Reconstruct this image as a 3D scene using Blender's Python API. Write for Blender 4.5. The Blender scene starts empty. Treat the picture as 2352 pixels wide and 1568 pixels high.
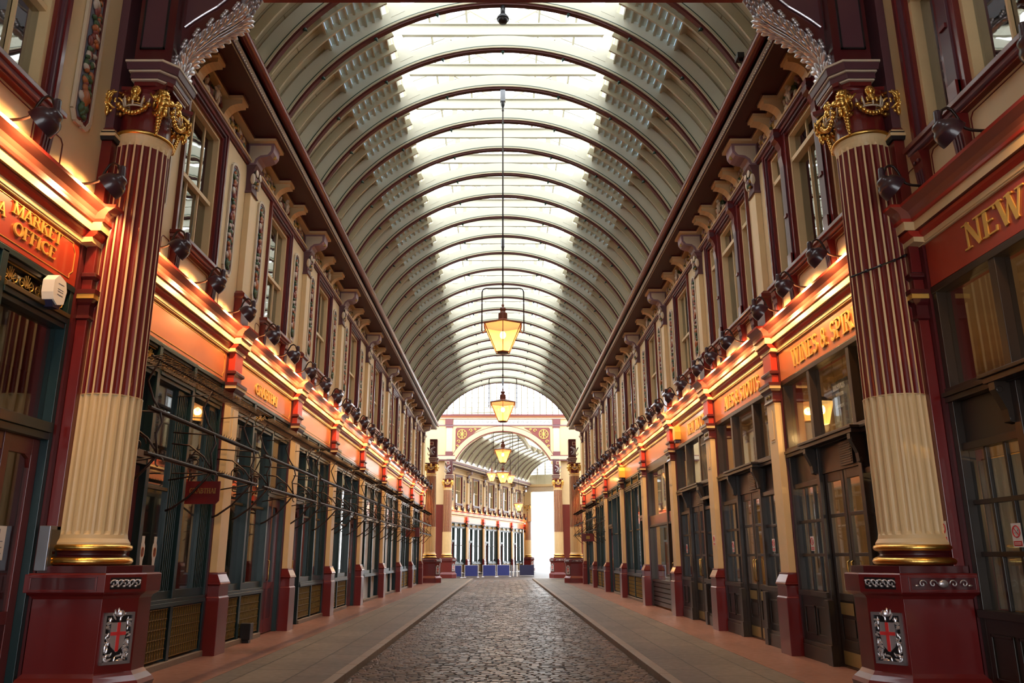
import bpy, math, random
from mathutils import Vector, Matrix
random.seed(7)
S = bpy.context.scene
COL = S.collection
PI = math.pi

# ------------------------------------------------------------------ camera
FPX = 1829.0                      # focal length in pixels of the 2352 px wide frame
PITCH = math.atan((1277.0 - 784.0) / FPX)
CAMH = 1.6
cam_d = bpy.data.cameras.new('camera'); cam = bpy.data.objects.new('camera', cam_d); COL.objects.link(cam)
cam_d.sensor_width = 36.0; cam_d.sensor_fit = 'HORIZONTAL'; cam_d.lens = 36.0 * FPX / 2352.0
cam_d.shift_x = (1176.0 - 1155.0) / 2352.0
cam_d.clip_end = 600
cam.location = (0, 0, CAMH); cam.rotation_euler = (PI / 2 + PITCH, 0, 0)
S.camera = cam

# ------------------------------------------------------------------ world, sun, exposure
S.view_settings.view_transform = 'Standard'; S.view_settings.look = 'None'
S.view_settings.gamma = 1.0; S.view_settings.use_curve_mapping = False
S.view_settings.exposure = 0.0
SKY = 4.8
w = bpy.data.worlds.new('overcast_sky'); S.world = w; w.use_nodes = True
bg = w.node_tree.nodes['Background']; bg.inputs[0].default_value = (0.93, 0.97, 1.0, 1); bg.inputs[1].default_value = SKY
SPOT_W = 130.0
LANT_W = 110.0
def lamp_light(name, kind, loc, energy, color, parent=None, size=0.05, rot=None, angle=None, blend=0.6):
    d = bpy.data.lights.new(name, kind); d.energy = energy; d.color = color
    if kind in ('POINT', 'SPOT'): d.shadow_soft_size = size
    if kind == 'SPOT': d.spot_size = angle; d.spot_blend = blend
    o = bpy.data.objects.new(name, d); COL.objects.link(o); o.location = loc
    if rot: o.rotation_euler = rot
    if parent: o.parent = parent
    return o

# ------------------------------------------------------------------ materials
MATS = {}
def new_mat(name):
    m = bpy.data.materials.new(name); m.use_nodes = True; MATS[name] = m
    return m, m.node_tree, m.node_tree.nodes['Principled BSDF']
def mat(name, col, rough=0.4, metal=0.0, var=0.08, bump=0.0, scale=6.0, coat=0.0, spec=0.5, emis=None, es=0.0):
    m, nt, b = new_mat(name)
    b.inputs['Roughness'].default_value = rough; b.inputs['Metallic'].default_value = metal
    b.inputs['Specular IOR Level'].default_value = spec
    b.inputs['Coat Weight'].default_value = coat; b.inputs['Coat Roughness'].default_value = 0.08
    tc = nt.nodes.new('ShaderNodeNewGeometry')
    no = nt.nodes.new('ShaderNodeTexNoise'); no.inputs['Scale'].default_value = scale; no.inputs['Detail'].default_value = 5
    nt.links.new(tc.outputs['Position'], no.inputs['Vector'])
    mx = nt.nodes.new('ShaderNodeMix'); mx.data_type = 'RGBA'
    mx.inputs[6].default_value = (*[c * (1 - var) for c in col], 1); mx.inputs[7].default_value = (*[min(1, c * (1 + var)) for c in col], 1)
    nt.links.new(no.outputs['Fac'], mx.inputs[0]); nt.links.new(mx.outputs[2], b.inputs['Base Color'])
    if bump:
        bp = nt.nodes.new('ShaderNodeBump'); bp.inputs['Strength'].default_value = bump; bp.inputs['Distance'].default_value = 0.02
        nt.links.new(no.outputs['Fac'], bp.inputs['Height']); nt.links.new(bp.outputs[0], b.inputs['Normal'])
    if emis:
        b.inputs['Emission Color'].default_value = (*emis, 1); b.inputs['Emission Strength'].default_value = es
    return m
mat('maroon', (.145, .011, .011), .28, coat=.3)
mat('maroon_deep', (.075, .008, .010), .3, coat=.3)
mat('mauve', (.10, .035, .045), .35)
mat('mauve_light', (.26, .15, .17), .4)
mat('fascia_red', (.46, .145, .058), .34, coat=.4)
mat('fascia_deep', (.36, .035, .014), .34, coat=.4)
mat('fascia_dark', (.12, .018, .010), .34, coat=.4)
mat('bright_red', (.42, .030, .016), .35)
mat('cream', (.72, .51, .265), .42, var=.06)
mat('cream_wall', (.68, .50, .27), .5, var=.07, scale=3)
mat('pale_trim', (.62, .50, .36), .45)
mat('roof_white', (.66, .64, .52), .42, var=.05, scale=4)
mat('roof_cream', (.54, .49, .34), .5, var=.08, scale=3)
mat('bead_band', (.40, .35, .27), .5, var=.5, bump=.6, scale=55)
mat('cyma', (.30, .085, .055), .3, coat=.5)
mat('soffit_red', (.055, .007, .007), .45)
mat('rib_red', (.080, .006, .007), .5)
mat('boss_green', (.02, .06, .045), .35)
mat('green_paint', (.006, .024, .028), .34, coat=.1)
mat('brown_paint', (.026, .014, .008), .36, coat=.1)
mat('door_red', (.13, .012, .010), .3, coat=.3)
mat('gold', (.85, .52, .14), .3, metal=1.0, bump=.15, scale=30)
mat('gold_paint', (.80, .50, .12), .35, metal=.55)
mat('old_gold', (.42, .26, .07), .4, metal=.8, bump=.2, scale=40)
mat('bronze', (.10, .062, .022), .45, metal=.35)
mat('silver', (.62, .58, .60), .32, metal=.75, bump=.1, scale=30)
mat('dull_silver', (.30, .265, .28), .38, metal=.6)
mat('iron', (.030, .014, .011), .4, metal=.3)
mat('black', (.010, .009, .011), .35)
mat('lamp_shell', (.042, .017, .024), .30, coat=.35)
mat('lamp_white', (.85, .80, .70), .4)
mat('copper', (.20, .060, .030), .35)
mat('white', (.80, .78, .72), .45)
mat('sign_white', (.78, .74, .70), .45)
mat('sign_red', (.62, .03, .03), .45)
mat('blue', (.015, .022, .14), .5)
mat('grey_metal', (.28, .29, .33), .35, metal=.6)
mat('dark_blue', (.02, .02, .06), .4)
mat('leaf_green', (.05, .085, .03), .5)
mat('fruit_orange', (.38, .11, .03), .45)
mat('fruit_red', (.20, .04, .03), .45)
mat('panel_blue', (.16, .19, .25), .5)
mat('flower_pale', (.50, .40, .32), .5)
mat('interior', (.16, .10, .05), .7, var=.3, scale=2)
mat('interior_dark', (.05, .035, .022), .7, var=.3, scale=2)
mat('curtain', (.66, .56, .42), .7, var=.1)
mat('brass', (.70, .48, .16), .25, metal=1.0)
mat('brass_plate', (.45, .33, .12), .35, metal=.8)
mat('poster', (.09, .075, .060), .5)
mat('granite', (.20, .145, .105), .6, var=.25, bump=.2, scale=40)
mat('sett_a', (.125, .080, .054), .34, var=.25, bump=.25, scale=25)
mat('sett_b', (.090, .060, .043), .30, var=.25, bump=.25, scale=25)
mat('sett_c', (.062, .044, .035), .38, var=.25, bump=.25, scale=25)
mat('sett_joint', (.018, .014, .011), .7)
mat('bar_shade', (.22, .19, .12), .5)
mat('yellow_box', (.70, .42, .06), .4)
mat('far_pale', (.62, .60, .56), .6)
mat('bulb_warm', (.9, .7, .4), .4, emis=(1.0, .62, .25), es=22.0)
mat('mantle', (1, .85, .5), .4, emis=(1.0, .70, .30), es=28.0)
mat('bulb_window', (1, .85, .5), .4, emis=(1.0, .60, .22), es=30.0)

def glass_mat(name, tint=(1, 1, 1), refl=1.0, ior=1.5, bump=0.0):
    m = bpy.data.materials.new(name); m.use_nodes = True; MATS[name] = m; nt = m.node_tree
    for n in list(nt.nodes):
        if n.type == 'BSDF_PRINCIPLED': nt.nodes.remove(n)
    out = nt.nodes['Material Output']
    tr = nt.nodes.new('ShaderNodeBsdfTransparent'); tr.inputs[0].default_value = (*tint, 1)
    gl = nt.nodes.new('ShaderNodeBsdfGlossy'); gl.inputs['Roughness'].default_value = 0.02; gl.inputs[0].default_value = (refl, refl, refl, 1)
    fr = nt.nodes.new('ShaderNodeFresnel')              # same reflectance from both faces of a thin pane
    gb = nt.nodes.new('ShaderNodeNewGeometry'); e1 = nt.nodes.new('ShaderNodeMath'); e1.operation = 'MULTIPLY_ADD'; e1.inputs[1].default_value = -2.0; e1.inputs[2].default_value = 1.0
    pw = nt.nodes.new('ShaderNodeMath'); pw.operation = 'POWER'; pw.inputs[0].default_value = ior
    nt.links.new(gb.outputs['Backfacing'], e1.inputs[0]); nt.links.new(e1.outputs[0], pw.inputs[1]); nt.links.new(pw.outputs[0], fr.inputs[0])
    mx = nt.nodes.new('ShaderNodeMixShader')
    nt.links.new(fr.outputs[0], mx.inputs[0]); nt.links.new(tr.outputs[0], mx.inputs[1]); nt.links.new(gl.outputs[0], mx.inputs[2])
    nt.links.new(mx.outputs[0], out.inputs['Surface'])
    if bump:
        ge = nt.nodes.new('ShaderNodeNewGeometry'); no = nt.nodes.new('ShaderNodeTexNoise'); no.inputs['Scale'].default_value = 1.6
        nt.links.new(ge.outputs['Position'], no.inputs['Vector'])
        bp = nt.nodes.new('ShaderNodeBump'); bp.inputs['Strength'].default_value = bump; bp.inputs['Distance'].default_value = .05
        nt.links.new(no.outputs['Fac'], bp.inputs['Height']); nt.links.new(bp.outputs[0], gl.inputs['Normal']); nt.links.new(bp.outputs[0], fr.inputs['Normal'])
    return m
glass_mat('glass', (.86, .88, .86), ior=1.5)
glass_mat('glass_sky', (.97, .98, 1.0), ior=1.12)
glass_mat('glass_sash', (.55, .58, .56), ior=3.6, bump=.03)
glass_mat('glass_amber', (1.0, .80, .42), ior=1.4)
def amber():
    m, nt, b = new_mat('lit_glass')
    b.inputs['Base Color'].default_value = (.8, .55, .25, 1); b.inputs['Roughness'].default_value = .15
    b.inputs['Emission Color'].default_value = (1.0, .60, .20, 1); b.inputs['Emission Strength'].default_value = 1.15
    t = nt.nodes.new('ShaderNodeBsdfTransparent'); t.inputs[0].default_value = (1, .85, .55, 1)
    mx = nt.nodes.new('ShaderNodeMixShader'); mx.inputs[0].default_value = .45
    nt.links.new(b.outputs[0], mx.inputs[1]); nt.links.new(t.outputs[0], mx.inputs[2]); nt.links.new(mx.outputs[0], nt.nodes['Material Output'].inputs['Surface'])
amber()
def frosted():
    m = bpy.data.materials.new('frosted_louvre'); m.use_nodes = True; MATS['frosted_louvre'] = m; nt = m.node_tree
    b = nt.nodes['Principled BSDF']; b.inputs['Base Color'].default_value = (.36, .46, .56, 1); b.inputs['Roughness'].default_value = .35
    t = nt.nodes.new('ShaderNodeBsdfTranslucent'); t.inputs[0].default_value = (.30, .40, .52, 1)
    mx = nt.nodes.new('ShaderNodeMixShader'); mx.inputs[0].default_value = .42
    nt.links.new(b.outputs[0], mx.inputs[1]); nt.links.new(t.outputs[0], mx.inputs[2]); nt.links.new(mx.outputs[0], nt.nodes['Material Output'].inputs['Surface'])
frosted()
def paving(name, c1, c2, cm, bw, bh, mortar, rough, bump, off=.5, noise=.4, rot=0.0, bdist=.02, smooth=.1, streak=0.0):
    m, nt, b = new_mat(name)
    g = nt.nodes.new('ShaderNodeNewGeometry'); mp = nt.nodes.new('ShaderNodeMapping'); mp.inputs['Rotation'].default_value = (0, 0, rot)
    nz = nt.nodes.new('ShaderNodeTexNoise'); nz.inputs['Scale'].default_value = 3.0
    nt.links.new(g.outputs['Position'], nz.inputs['Vector'])
    ad = nt.nodes.new('ShaderNodeVectorMath'); ad.operation = 'MULTIPLY_ADD'
    ad.inputs[1].default_value = (noise * .1,) * 3
    nt.links.new(nz.outputs['Color'], ad.inputs[0]); nt.links.new(g.outputs['Position'], ad.inputs[2])
    nt.links.new(ad.outputs[0], mp.inputs['Vector'])
    br = nt.nodes.new('ShaderNodeTexBrick'); br.offset = off; br.inputs['Scale'].default_value = 1.0
    br.inputs['Brick Width'].default_value = bw; br.inputs['Row Height'].default_value = bh; br.inputs['Mortar Size'].default_value = mortar
    br.inputs['Mortar Smooth'].default_value = smooth
    br.inputs['Color1'].default_value = (*c1, 1); br.inputs['Color2'].default_value = (*c2, 1); br.inputs['Mortar'].default_value = (*cm, 1)
    nt.links.new(mp.outputs[0], br.inputs['Vector'])
    n2 = nt.nodes.new('ShaderNodeTexNoise'); n2.inputs['Scale'].default_value = 9.0; n2.inputs['Detail'].default_value = 6
    nt.links.new(g.outputs['Position'], n2.inputs['Vector'])
    n3 = nt.nodes.new('ShaderNodeTexNoise'); n3.inputs['Scale'].default_value = .55; n3.inputs['Detail'].default_value = 3
    nt.links.new(g.outputs['Position'], n3.inputs['Vector'])
    mr = nt.nodes.new('ShaderNodeMapRange'); mr.inputs[1].default_value = .35; mr.inputs[2].default_value = .65; mr.inputs[3].default_value = .72; mr.inputs[4].default_value = 1.2
    nt.links.new(n3.outputs['Fac'], mr.inputs[0])
    m2 = nt.nodes.new('ShaderNodeMix'); m2.data_type = 'RGBA'; m2.blend_type = 'MULTIPLY'; m2.inputs[0].default_value = .7
    nt.links.new(br.outputs['Color'], m2.inputs[6]); nt.links.new(mr.outputs[0], m2.inputs[7])
    nt.links.new(m2.outputs[2], b.inputs['Base Color'])
    rr = nt.nodes.new('ShaderNodeMapRange'); rr.inputs[3].default_value = rough - .12; rr.inputs[4].default_value = rough + .15
    nt.links.new(n2.outputs['Fac'], rr.inputs[0]); nt.links.new(rr.outputs[0], b.inputs['Roughness'])
    iv = nt.nodes.new('ShaderNodeMath'); iv.operation = 'MULTIPLY_ADD'; iv.inputs[1].default_value = -1.0
    ns = nt.nodes.new('ShaderNodeMath'); ns.operation = 'MULTIPLY'; ns.inputs[1].default_value = .5
    nt.links.new(n2.outputs['Fac'], ns.inputs[0]); nt.links.new(br.outputs['Fac'], iv.inputs[0]); nt.links.new(ns.outputs[0], iv.inputs[2])
    bp = nt.nodes.new('ShaderNodeBump'); bp.inputs['Strength'].default_value = bump; bp.inputs['Distance'].default_value = bdist
    nt.links.new(iv.outputs[0], bp.inputs['Height']); nt.links.new(bp.outputs[0], b.inputs['Normal'])
    return m
paving('setts', (.105, .072, .052), (.060, .043, .033), (.012, .009, .007), .16, .115, .020, .38, 1.0, noise=.5, bdist=.05, smooth=.8)
paving('flags', (.115, .090, .068), (.085, .067, .052), (.022, .017, .013), 1.25, .72, .014, .55, .4, rot=PI / 2)
paving('red_pave', (.22, .095, .065), (.18, .08, .055), (.10, .05, .04), .9, .9, .004, .40, .2)
paving('planks', (.52, .47, .32), (.49, .44, .30), (.28, .24, .15), 8.0, .16, .010, .5, .3, noise=0)
paving('white_brick', (.70, .68, .64), (.62, .60, .57), (.35, .33, .30), .22, .075, .010, .5, .5)

# ------------------------------------------------------------------ mesh builder
class MB:
    def __init__(s): s.v = []; s.f = []; s.m = []; s.names = []
    def mi(s, name):
        if name not in s.names: s.names.append(name)
        return s.names.index(name)
    def add(s, vs, fs, m):
        o = len(s.v); s.v += [tuple(p) for p in vs]; k = s.mi(m)
        for f in fs: s.f.append(tuple(i + o for i in f)); s.m.append(k)
    def box(s, x0, x1, y0, y1, z0, z1, m):
        if x0 > x1: x0, x1 = x1, x0
        if y0 > y1: y0, y1 = y1, y0
        if z0 > z1: z0, z1 = z1, z0
        v = [(x0, y0, z0), (x1, y0, z0), (x1, y1, z0), (x0, y1, z0), (x0, y0, z1), (x1, y0, z1), (x1, y1, z1), (x0, y1, z1)]
        s.add(v, [(0, 3, 2, 1), (4, 5, 6, 7), (0, 1, 5, 4), (1, 2, 6, 5), (2, 3, 7, 6), (3, 0, 4, 7)], m)
    def prism(s, pts, axis, a, b, m, m_side=None):
        """pts 2D polygon; axis 'y': pts=(x,z); axis 'z': pts=(x,y); axis 'x': pts=(y,z)"""
        def P(p, t):
            return {'y': (p[0], t, p[1]), 'z': (p[0], p[1], t), 'x': (t, p[0], p[1])}[axis]
        n = len(pts); v = [P(p, a) for p in pts] + [P(p, b) for p in pts]
        s.add(v, [tuple(range(n)), tuple(range(2 * n - 1, n - 1, -1))], m)
        s.add(v, [(i, i + n, (i + 1) % n + n, (i + 1) % n) for i in range(n)], m_side or m)
    def strip(s, pts, y0, y1, mats, caps=True):
        """profile (x,z) extruded along y, one material per segment; closes with caps"""
        for i in range(len(pts) - 1):
            a, b = pts[i], pts[i + 1]
            s.add([(a[0], y0, a[1]), (b[0], y0, b[1]), (b[0], y1, b[1]), (a[0], y1, a[1])], [(0, 1, 2, 3)], mats[i])
            if caps:
                x = -0.05
                for y in (y0, y1):
                    s.add([(x, y, a[1]), (a[0], y, a[1]), (b[0], y, b[1]), (x, y, b[1])], [(0, 1, 2, 3)], mats[i])
    def loft(s, rings, m, cap=True, closed=True):
        n = len(rings[0]); o = len(s.v); k = s.mi(m)
        for r in rings: s.v += [tuple(p) for p in r]
        for j in range(len(rings) - 1):
            mm = k
            for i in range(n if closed else n - 1):
                i2 = (i + 1) % n
                s.f.append((o + j * n + i, o + j * n + i2, o + (j + 1) * n + i2, o + (j + 1) * n + i)); s.m.append(mm)
        if cap:
            s.f.append(tuple(o + i for i in range(n))[::-1]); s.m.append(k)
            s.f.append(tuple(o + (len(rings) - 1) * n + i for i in range(n))); s.m.append(k)
    def lathe(s, prof, c, m, seg=24, a0=0, a1=2 * PI, axis='z'):
        full = abs(a1 - a0 - 2 * PI) < 1e-6; n = seg if full else seg + 1; o = len(s.v); k = s.mi(m)
        for r, z in prof:
            for i in range(n):
                t = a0 + (a1 - a0) * i / seg
                p = (r * math.cos(t), r * math.sin(t), z)
                if axis == 'y': p = (p[0], p[2], p[1])
                if axis == 'x': p = (p[2], p[0], p[1])
                s.v.append((c[0] + p[0], c[1] + p[1], c[2] + p[2]))
        for j in range(len(prof) - 1):
            for i in range(n if full else n - 1):
                i2 = (i + 1) % n
                s.f.append((o + j * n + i, o + j * n + i2, o + (j + 1) * n + i2, o + (j + 1) * n + i)); s.m.append(k)
    def tube(s, pts, r, m, seg=8, cap=True):
        pts = [Vector(p) for p in pts]; rs = r if isinstance(r, (list, tuple)) else [r] * len(pts)
        rings = []; up = Vector((0, 0, 1)); prev = None
        for i, p in enumerate(pts):
            d = (pts[min(i + 1, len(pts) - 1)] - pts[max(i - 1, 0)]).normalized()
            if prev is None:
                a = up if abs(d.z) < .9 else Vector((1, 0, 0)); x = d.cross(a).normalized()
            else:
                x = (prev - d * prev.dot(d)).normalized()
            y = d.cross(x); prev = x
            rings.append([p + (x * math.cos(2 * PI * j / seg) + y * math.sin(2 * PI * j / seg)) * rs[i] for j in range(seg)])
        s.loft(rings, m, cap)
    def blob(s, c, r, m, rot=None, seg=8, rings=5):
        if not isinstance(r, (tuple, list)): r = (r, r, r)
        R = rot or Matrix.Identity(3); o = len(s.v); k = s.mi(m); c = Vector(c)
        for j in range(rings + 1):
            ph = PI * j / rings
            for i in range(seg):
                th = 2 * PI * i / seg
                s.v.append(tuple(c + R @ Vector((r[0] * math.sin(ph) * math.cos(th), r[1] * math.sin(ph) * math.sin(th), r[2] * math.cos(ph)))))
        for j in range(rings):
            for i in range(seg):
                i2 = (i + 1) % seg
                s.f.append((o + j * seg + i, o + (j + 1) * seg + i, o + (j + 1) * seg + i2, o + j * seg + i2)); s.m.append(k)
    def bar(s, a, b, wd, m, h=None):
        """rectangular bar between two points"""
        a, b = Vector(a), Vector(b); d = (b - a).normalized(); up = Vector((0, 0, 1)) if abs(d.z) < .95 else Vector((0, 1, 0))
        x = d.cross(up).normalized() * wd / 2; y = x.normalized().cross(d) * (h or wd) / 2
        s.loft([[a + x + y, a - x + y, a - x - y, a + x - y], [b + x + y, b - x + y, b - x - y, b + x - y]], m)
    def build(s, name, parent=None, smooth=False, loc=None, xf=None, bevel=0.0, auto=False):
        me = bpy.data.meshes.new(name)
        vs = s.v if xf is None else [tuple(xf @ Vector(p)) for p in s.v]
        me.from_pydata(vs, [], s.f)
        for n in s.names: me.materials.append(MATS[n])
        me.polygons.foreach_set('material_index', s.m)
        if smooth or auto:
            me.polygons.foreach_set('use_smooth', [True] * len(me.polygons))
        me.validate(); me.update()
        o = bpy.data.objects.new(name, me); COL.objects.link(o)
        if parent: o.parent = parent
        if loc: o.location = loc
        if auto:
            try: me.set_sharp_from_angle(angle=math.radians(38))
            except Exception: pass
        if bevel:
            b = o.modifiers.new('bevel', 'BEVEL'); b.width = bevel; b.segments = 2; b.limit_method = 'ANGLE'
        return o
def thing(name, label, cat, loc=(0, 0, 0), rz=0.0, group=None):
    o = bpy.data.objects.new(name, None); COL.objects.link(o); o.location = loc; o.rotation_euler = (0, 0, rz)
    o.empty_display_size = .2; o['label'] = label; o['category'] = cat
    if group: o['group'] = group
    return o
def tag(o, label, cat, group=None):
    o['label'] = label; o['category'] = cat
    if group: o['group'] = group
    return o
def structure(o):
    o['kind'] = 'structure'; return o
def dup(root, loc, rz, label, group=None):
    def cp(o, parent):
        c = o.copy(); COL.objects.link(c)
        if parent is not None: c.parent = parent
        for ch in o.children: cp(ch, c)
        return c
    r = cp(root, None); r.location = loc; r.rotation_euler = (0, 0, rz); r['label'] = label
    if group: r['group'] = group
    return r
def arc(cx, cz, r, a0, a1, n):
    return [(cx + r * math.cos(a0 + (a1 - a0) * i / n), cz + r * math.sin(a0 + (a1 - a0) * i / n)) for i in range(n + 1)]
ORD = ['nearest', 'second', 'third', 'fourth', 'fifth', 'sixth', 'seventh', 'eighth', 'ninth', 'tenth', 'eleventh', 'twelfth', 'thirteenth', 'fourteenth', 'fifteenth',
       'sixteenth', 'seventeenth', 'eighteenth', 'nineteenth', 'twentieth', 'twenty-first', 'twenty-second', 'twenty-third', 'twenty-fourth', 'twenty-fifth',
       'twenty-sixth', 'twenty-seventh', 'twenty-eighth', 'twenty-ninth', 'thirtieth', 'thirty-first', 'thirty-second']
SIDE = {-1: 'left', 1: 'right'}
# Facade frame: local x = towards the street, local y = along the wall, z up.  XW is the wall plane.
XW = 5.0
def wall_pose(sd, y): return ((sd * XW, y, 0), 0.0 if sd < 0 else PI)
# near corners of the shop pilasters and pilaster centres
PN = [14.10, 18.70, 23.20, 28.10, 33.40, 38.75, 43.90, 49.20]
PC = [9.45] + [p + .23 for p in PN]
BAYS = [(5.00, 8.87), (10.03, 14.10)] + [(PN[i] + .46, PN[i + 1]) for i in range(7)]

# ------------------------------------------------------------------ serif lettering
def _a(cx, cy, rx, ry, a0, a1, n=10):
    return [(cx + rx * math.cos(math.radians(a0 + (a1 - a0) * i / n)), cy + ry * math.sin(math.radians(a0 + (a1 - a0) * i / n))) for i in range(n + 1)]
TK, TN = .15, .06
GL = {
 'A': (.78, [([(.08, 0), (.38, 1)], TN), ([(.38, 1), (.68, 0)], TK), ([(.2, .34), (.56, .34)], TN)], [(.08, 0), (.68, 0)]),
 'B': (.66, [([(.16, 0), (.16, 1)], TK), ([(.16, .97), (.36, .97)] + _a(.34, .75, .18, .22, 90, -90) , .1), ([(.16, .52), (.36, .52)] + _a(.36, .275, .22, .25, 90, -90) + [(.16, .03)], .11)], [(.16, 0), (.16, 1)]),
 'C': (.74, [(_a(.42, .5, .32, .47, 45, 315, 16), .12)], []),
 'D': (.78, [([(.16, 0), (.16, 1)], TK), ([(.16, .97), (.34, .97)] + _a(.34, .5, .33, .47, 90, -90, 14) + [(.16, .03)], .11)], [(.16, 0), (.16, 1)]),
 'E': (.64, [([(.16, 0), (.16, 1)], TK), ([(.16, .97), (.56, .97), (.58, .82)], TN), ([(.16, .52), (.46, .52)], TN), ([(.16, .03), (.58, .03), (.6, .2)], TN)], [(.16, 0), (.16, 1)]),
 'F': (.60, [([(.16, 0), (.16, 1)], TK), ([(.16, .97), (.55, .97), (.57, .82)], TN), ([(.16, .52), (.44, .52)], TN)], [(.16, 0), (.16, 1)]),
 'G': (.80, [(_a(.42, .5, .32, .47, 45, 315, 16), .12), ([(.66, .08), (.66, .42), (.5, .42)], .1)], []),
 'H': (.80, [([(.16, 0), (.16, 1)], TK), ([(.64, 0), (.64, 1)], TK), ([(.16, .5), (.64, .5)], TN)], [(.16, 0), (.16, 1), (.64, 0), (.64, 1)]),
 'I': (.34, [([(.17, 0), (.17, 1)], TK)], [(.17, 0), (.17, 1)]),
 'K': (.76, [([(.16, 0), (.16, 1)], TK), ([(.62, 1), (.2, .48)], TN), ([(.32, .6), (.66, 0)], TK)], [(.16, 0), (.16, 1), (.66, 0), (.62, 1)]),
 'L': (.60, [([(.16, 0), (.16, 1)], TK), ([(.16, .03), (.54, .03), (.56, .2)], TN)], [(.16, 0), (.16, 1)]),
 'M': (.96, [([(.14, 0), (.16, 1)], TN), ([(.16, 1), (.46, .08)], TK), ([(.46, .08), (.78, 1)], TN), ([(.78, 1), (.82, 0)], TK)], [(.14, 0), (.16, 1), (.80, 1), (.82, 0)]),
 'N': (.82, [([(.15, 0), (.15, 1)], TN), ([(.15, 1), (.66, .02)], TK), ([(.66, .02), (.66, 1)], TN)], [(.15, 0), (.12, 1), (.66, 1)]),
 'O': (.82, [(_a(.41, .5, .32, .47, 0, 360, 22), .12)], []),
 'P': (.64, [([(.16, 0), (.16, 1)], TK), ([(.16, .97), (.34, .97)] + _a(.34, .72, .22, .25, 90, -90) + [(.16, .47)], .11)], [(.16, 0), (.16, 1)]),
 'R': (.76, [([(.16, 0), (.16, 1)], TK), ([(.16, .97), (.34, .97)] + _a(.34, .74, .2, .23, 90, -90) + [(.16, .51)], .11), ([(.34, .5), (.66, 0)], TK)], [(.16, 0), (.16, 1), (.66, 0)]),
 'S': (.60, [(_a(.3, .74, .2, .22, 30, 270, 10) + _a(.3, .27, .21, .24, 90, -150, 10), .12)], []),
 'T': (.72, [([(.36, 0), (.36, 1)], TK), ([(.06, .82), (.08, .97), (.64, .97), (.66, .82)], TN)], [(.36, 0)]),
 'U': (.80, [([(.16, 1), (.16, .3)] + _a(.4, .3, .24, .27, 180, 360, 10) + [(.64, 1)], .12)], [(.16, 1), (.64, 1)]),
 'V': (.76, [([(.1, 1), (.38, 0)], TK), ([(.38, 0), (.66, 1)], TN)], [(.1, 1), (.66, 1)]),
 'W': (1.08, [([(.1, 1), (.34, 0)], TK), ([(.34, 0), (.56, 1)], TN), ([(.52, 1), (.76, 0)], TK), ([(.76, 0), (.98, 1)], TN)], [(.1, 1), (.54, 1), (.98, 1)]),
 'Y': (.72, [([(.08, 1), (.36, .45)], TK), ([(.36, .45), (.64, 1)], TN), ([(.36, .5), (.36, 0)], TK)], [(.08, 1), (.64, 1), (.36, 0)]),
 '&': (.84, [(_a(.36, .77, .15, .2, -50, 230, 12) + [(.7, .03)], .1), (_a(.34, .27, .24, .25, 120, 340, 12) + [(.68, .45)], .1)], []),
 '1': (.4, [([(.2, 0), (.2, 1)], TK), ([(.2, 1), (.08, .85)], TN)], [(.2, 0)]), '4': (.66, [([(.46, 0), (.46, 1), (.08, .3), (.62, .3)], .09)], [(.46, 0)]),
 ' ': (.34, [], [])}
def text_mesh(mb, txt, h, u0, z0, n, m, depth=.015, center=True, squeeze=1.0, slant=0.0, axis='x', serif=True, sgn=1):
    W = sum(GL[c][0] for c in txt) * h * squeeze
    u = u0 - sgn * W / 2 if center else u0
    for c in txt:
        wd, st, sf = GL[c]
        def P(a, b, t):
            uu = u + sgn * (a + slant * b) * h * squeeze; zz = z0 + b * h
            return (n + t, uu, zz) if axis == 'x' else (uu, n + t, zz)
        nq = [0]
        def quad(p, q, th):
            nq[0] += 1; dz = (depth / abs(depth)) * .0004 * nq[0]
            dx, dy = q[0] - p[0], q[1] - p[1]; L = math.hypot(dx, dy) or 1; nx, ny = -dy / L * th / 2, dx / L * th / 2
            e = th * .18; ex, ey = dx / L * e, dy / L * e
            c4 = [(p[0] + nx - ex, p[1] + ny - ey), (p[0] - nx - ex, p[1] - ny - ey), (q[0] - nx + ex, q[1] - ny + ey), (q[0] + nx + ex, q[1] + ny + ey)]
            v = [P(a, b, depth + dz) for a, b in c4] + [P(a, b, 0) for a, b in c4]
            mb.add(v, [(0, 1, 2, 3), (0, 4, 5, 1), (1, 5, 6, 2), (2, 6, 7, 3), (3, 7, 4, 0)], m)
        for pl, th in st:
            for i in range(len(pl) - 1): quad(pl[i], pl[i + 1], th)
        if serif:
            for (a, b) in sf: quad((a - .15, b + (.03 if b < .5 else -.03)), (a + .15, b + (.03 if b < .5 else -.03)), .06)
        u += sgn * wd * h * squeeze

# ================================================================== THE SETTING
Y_END = 51.4
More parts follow.
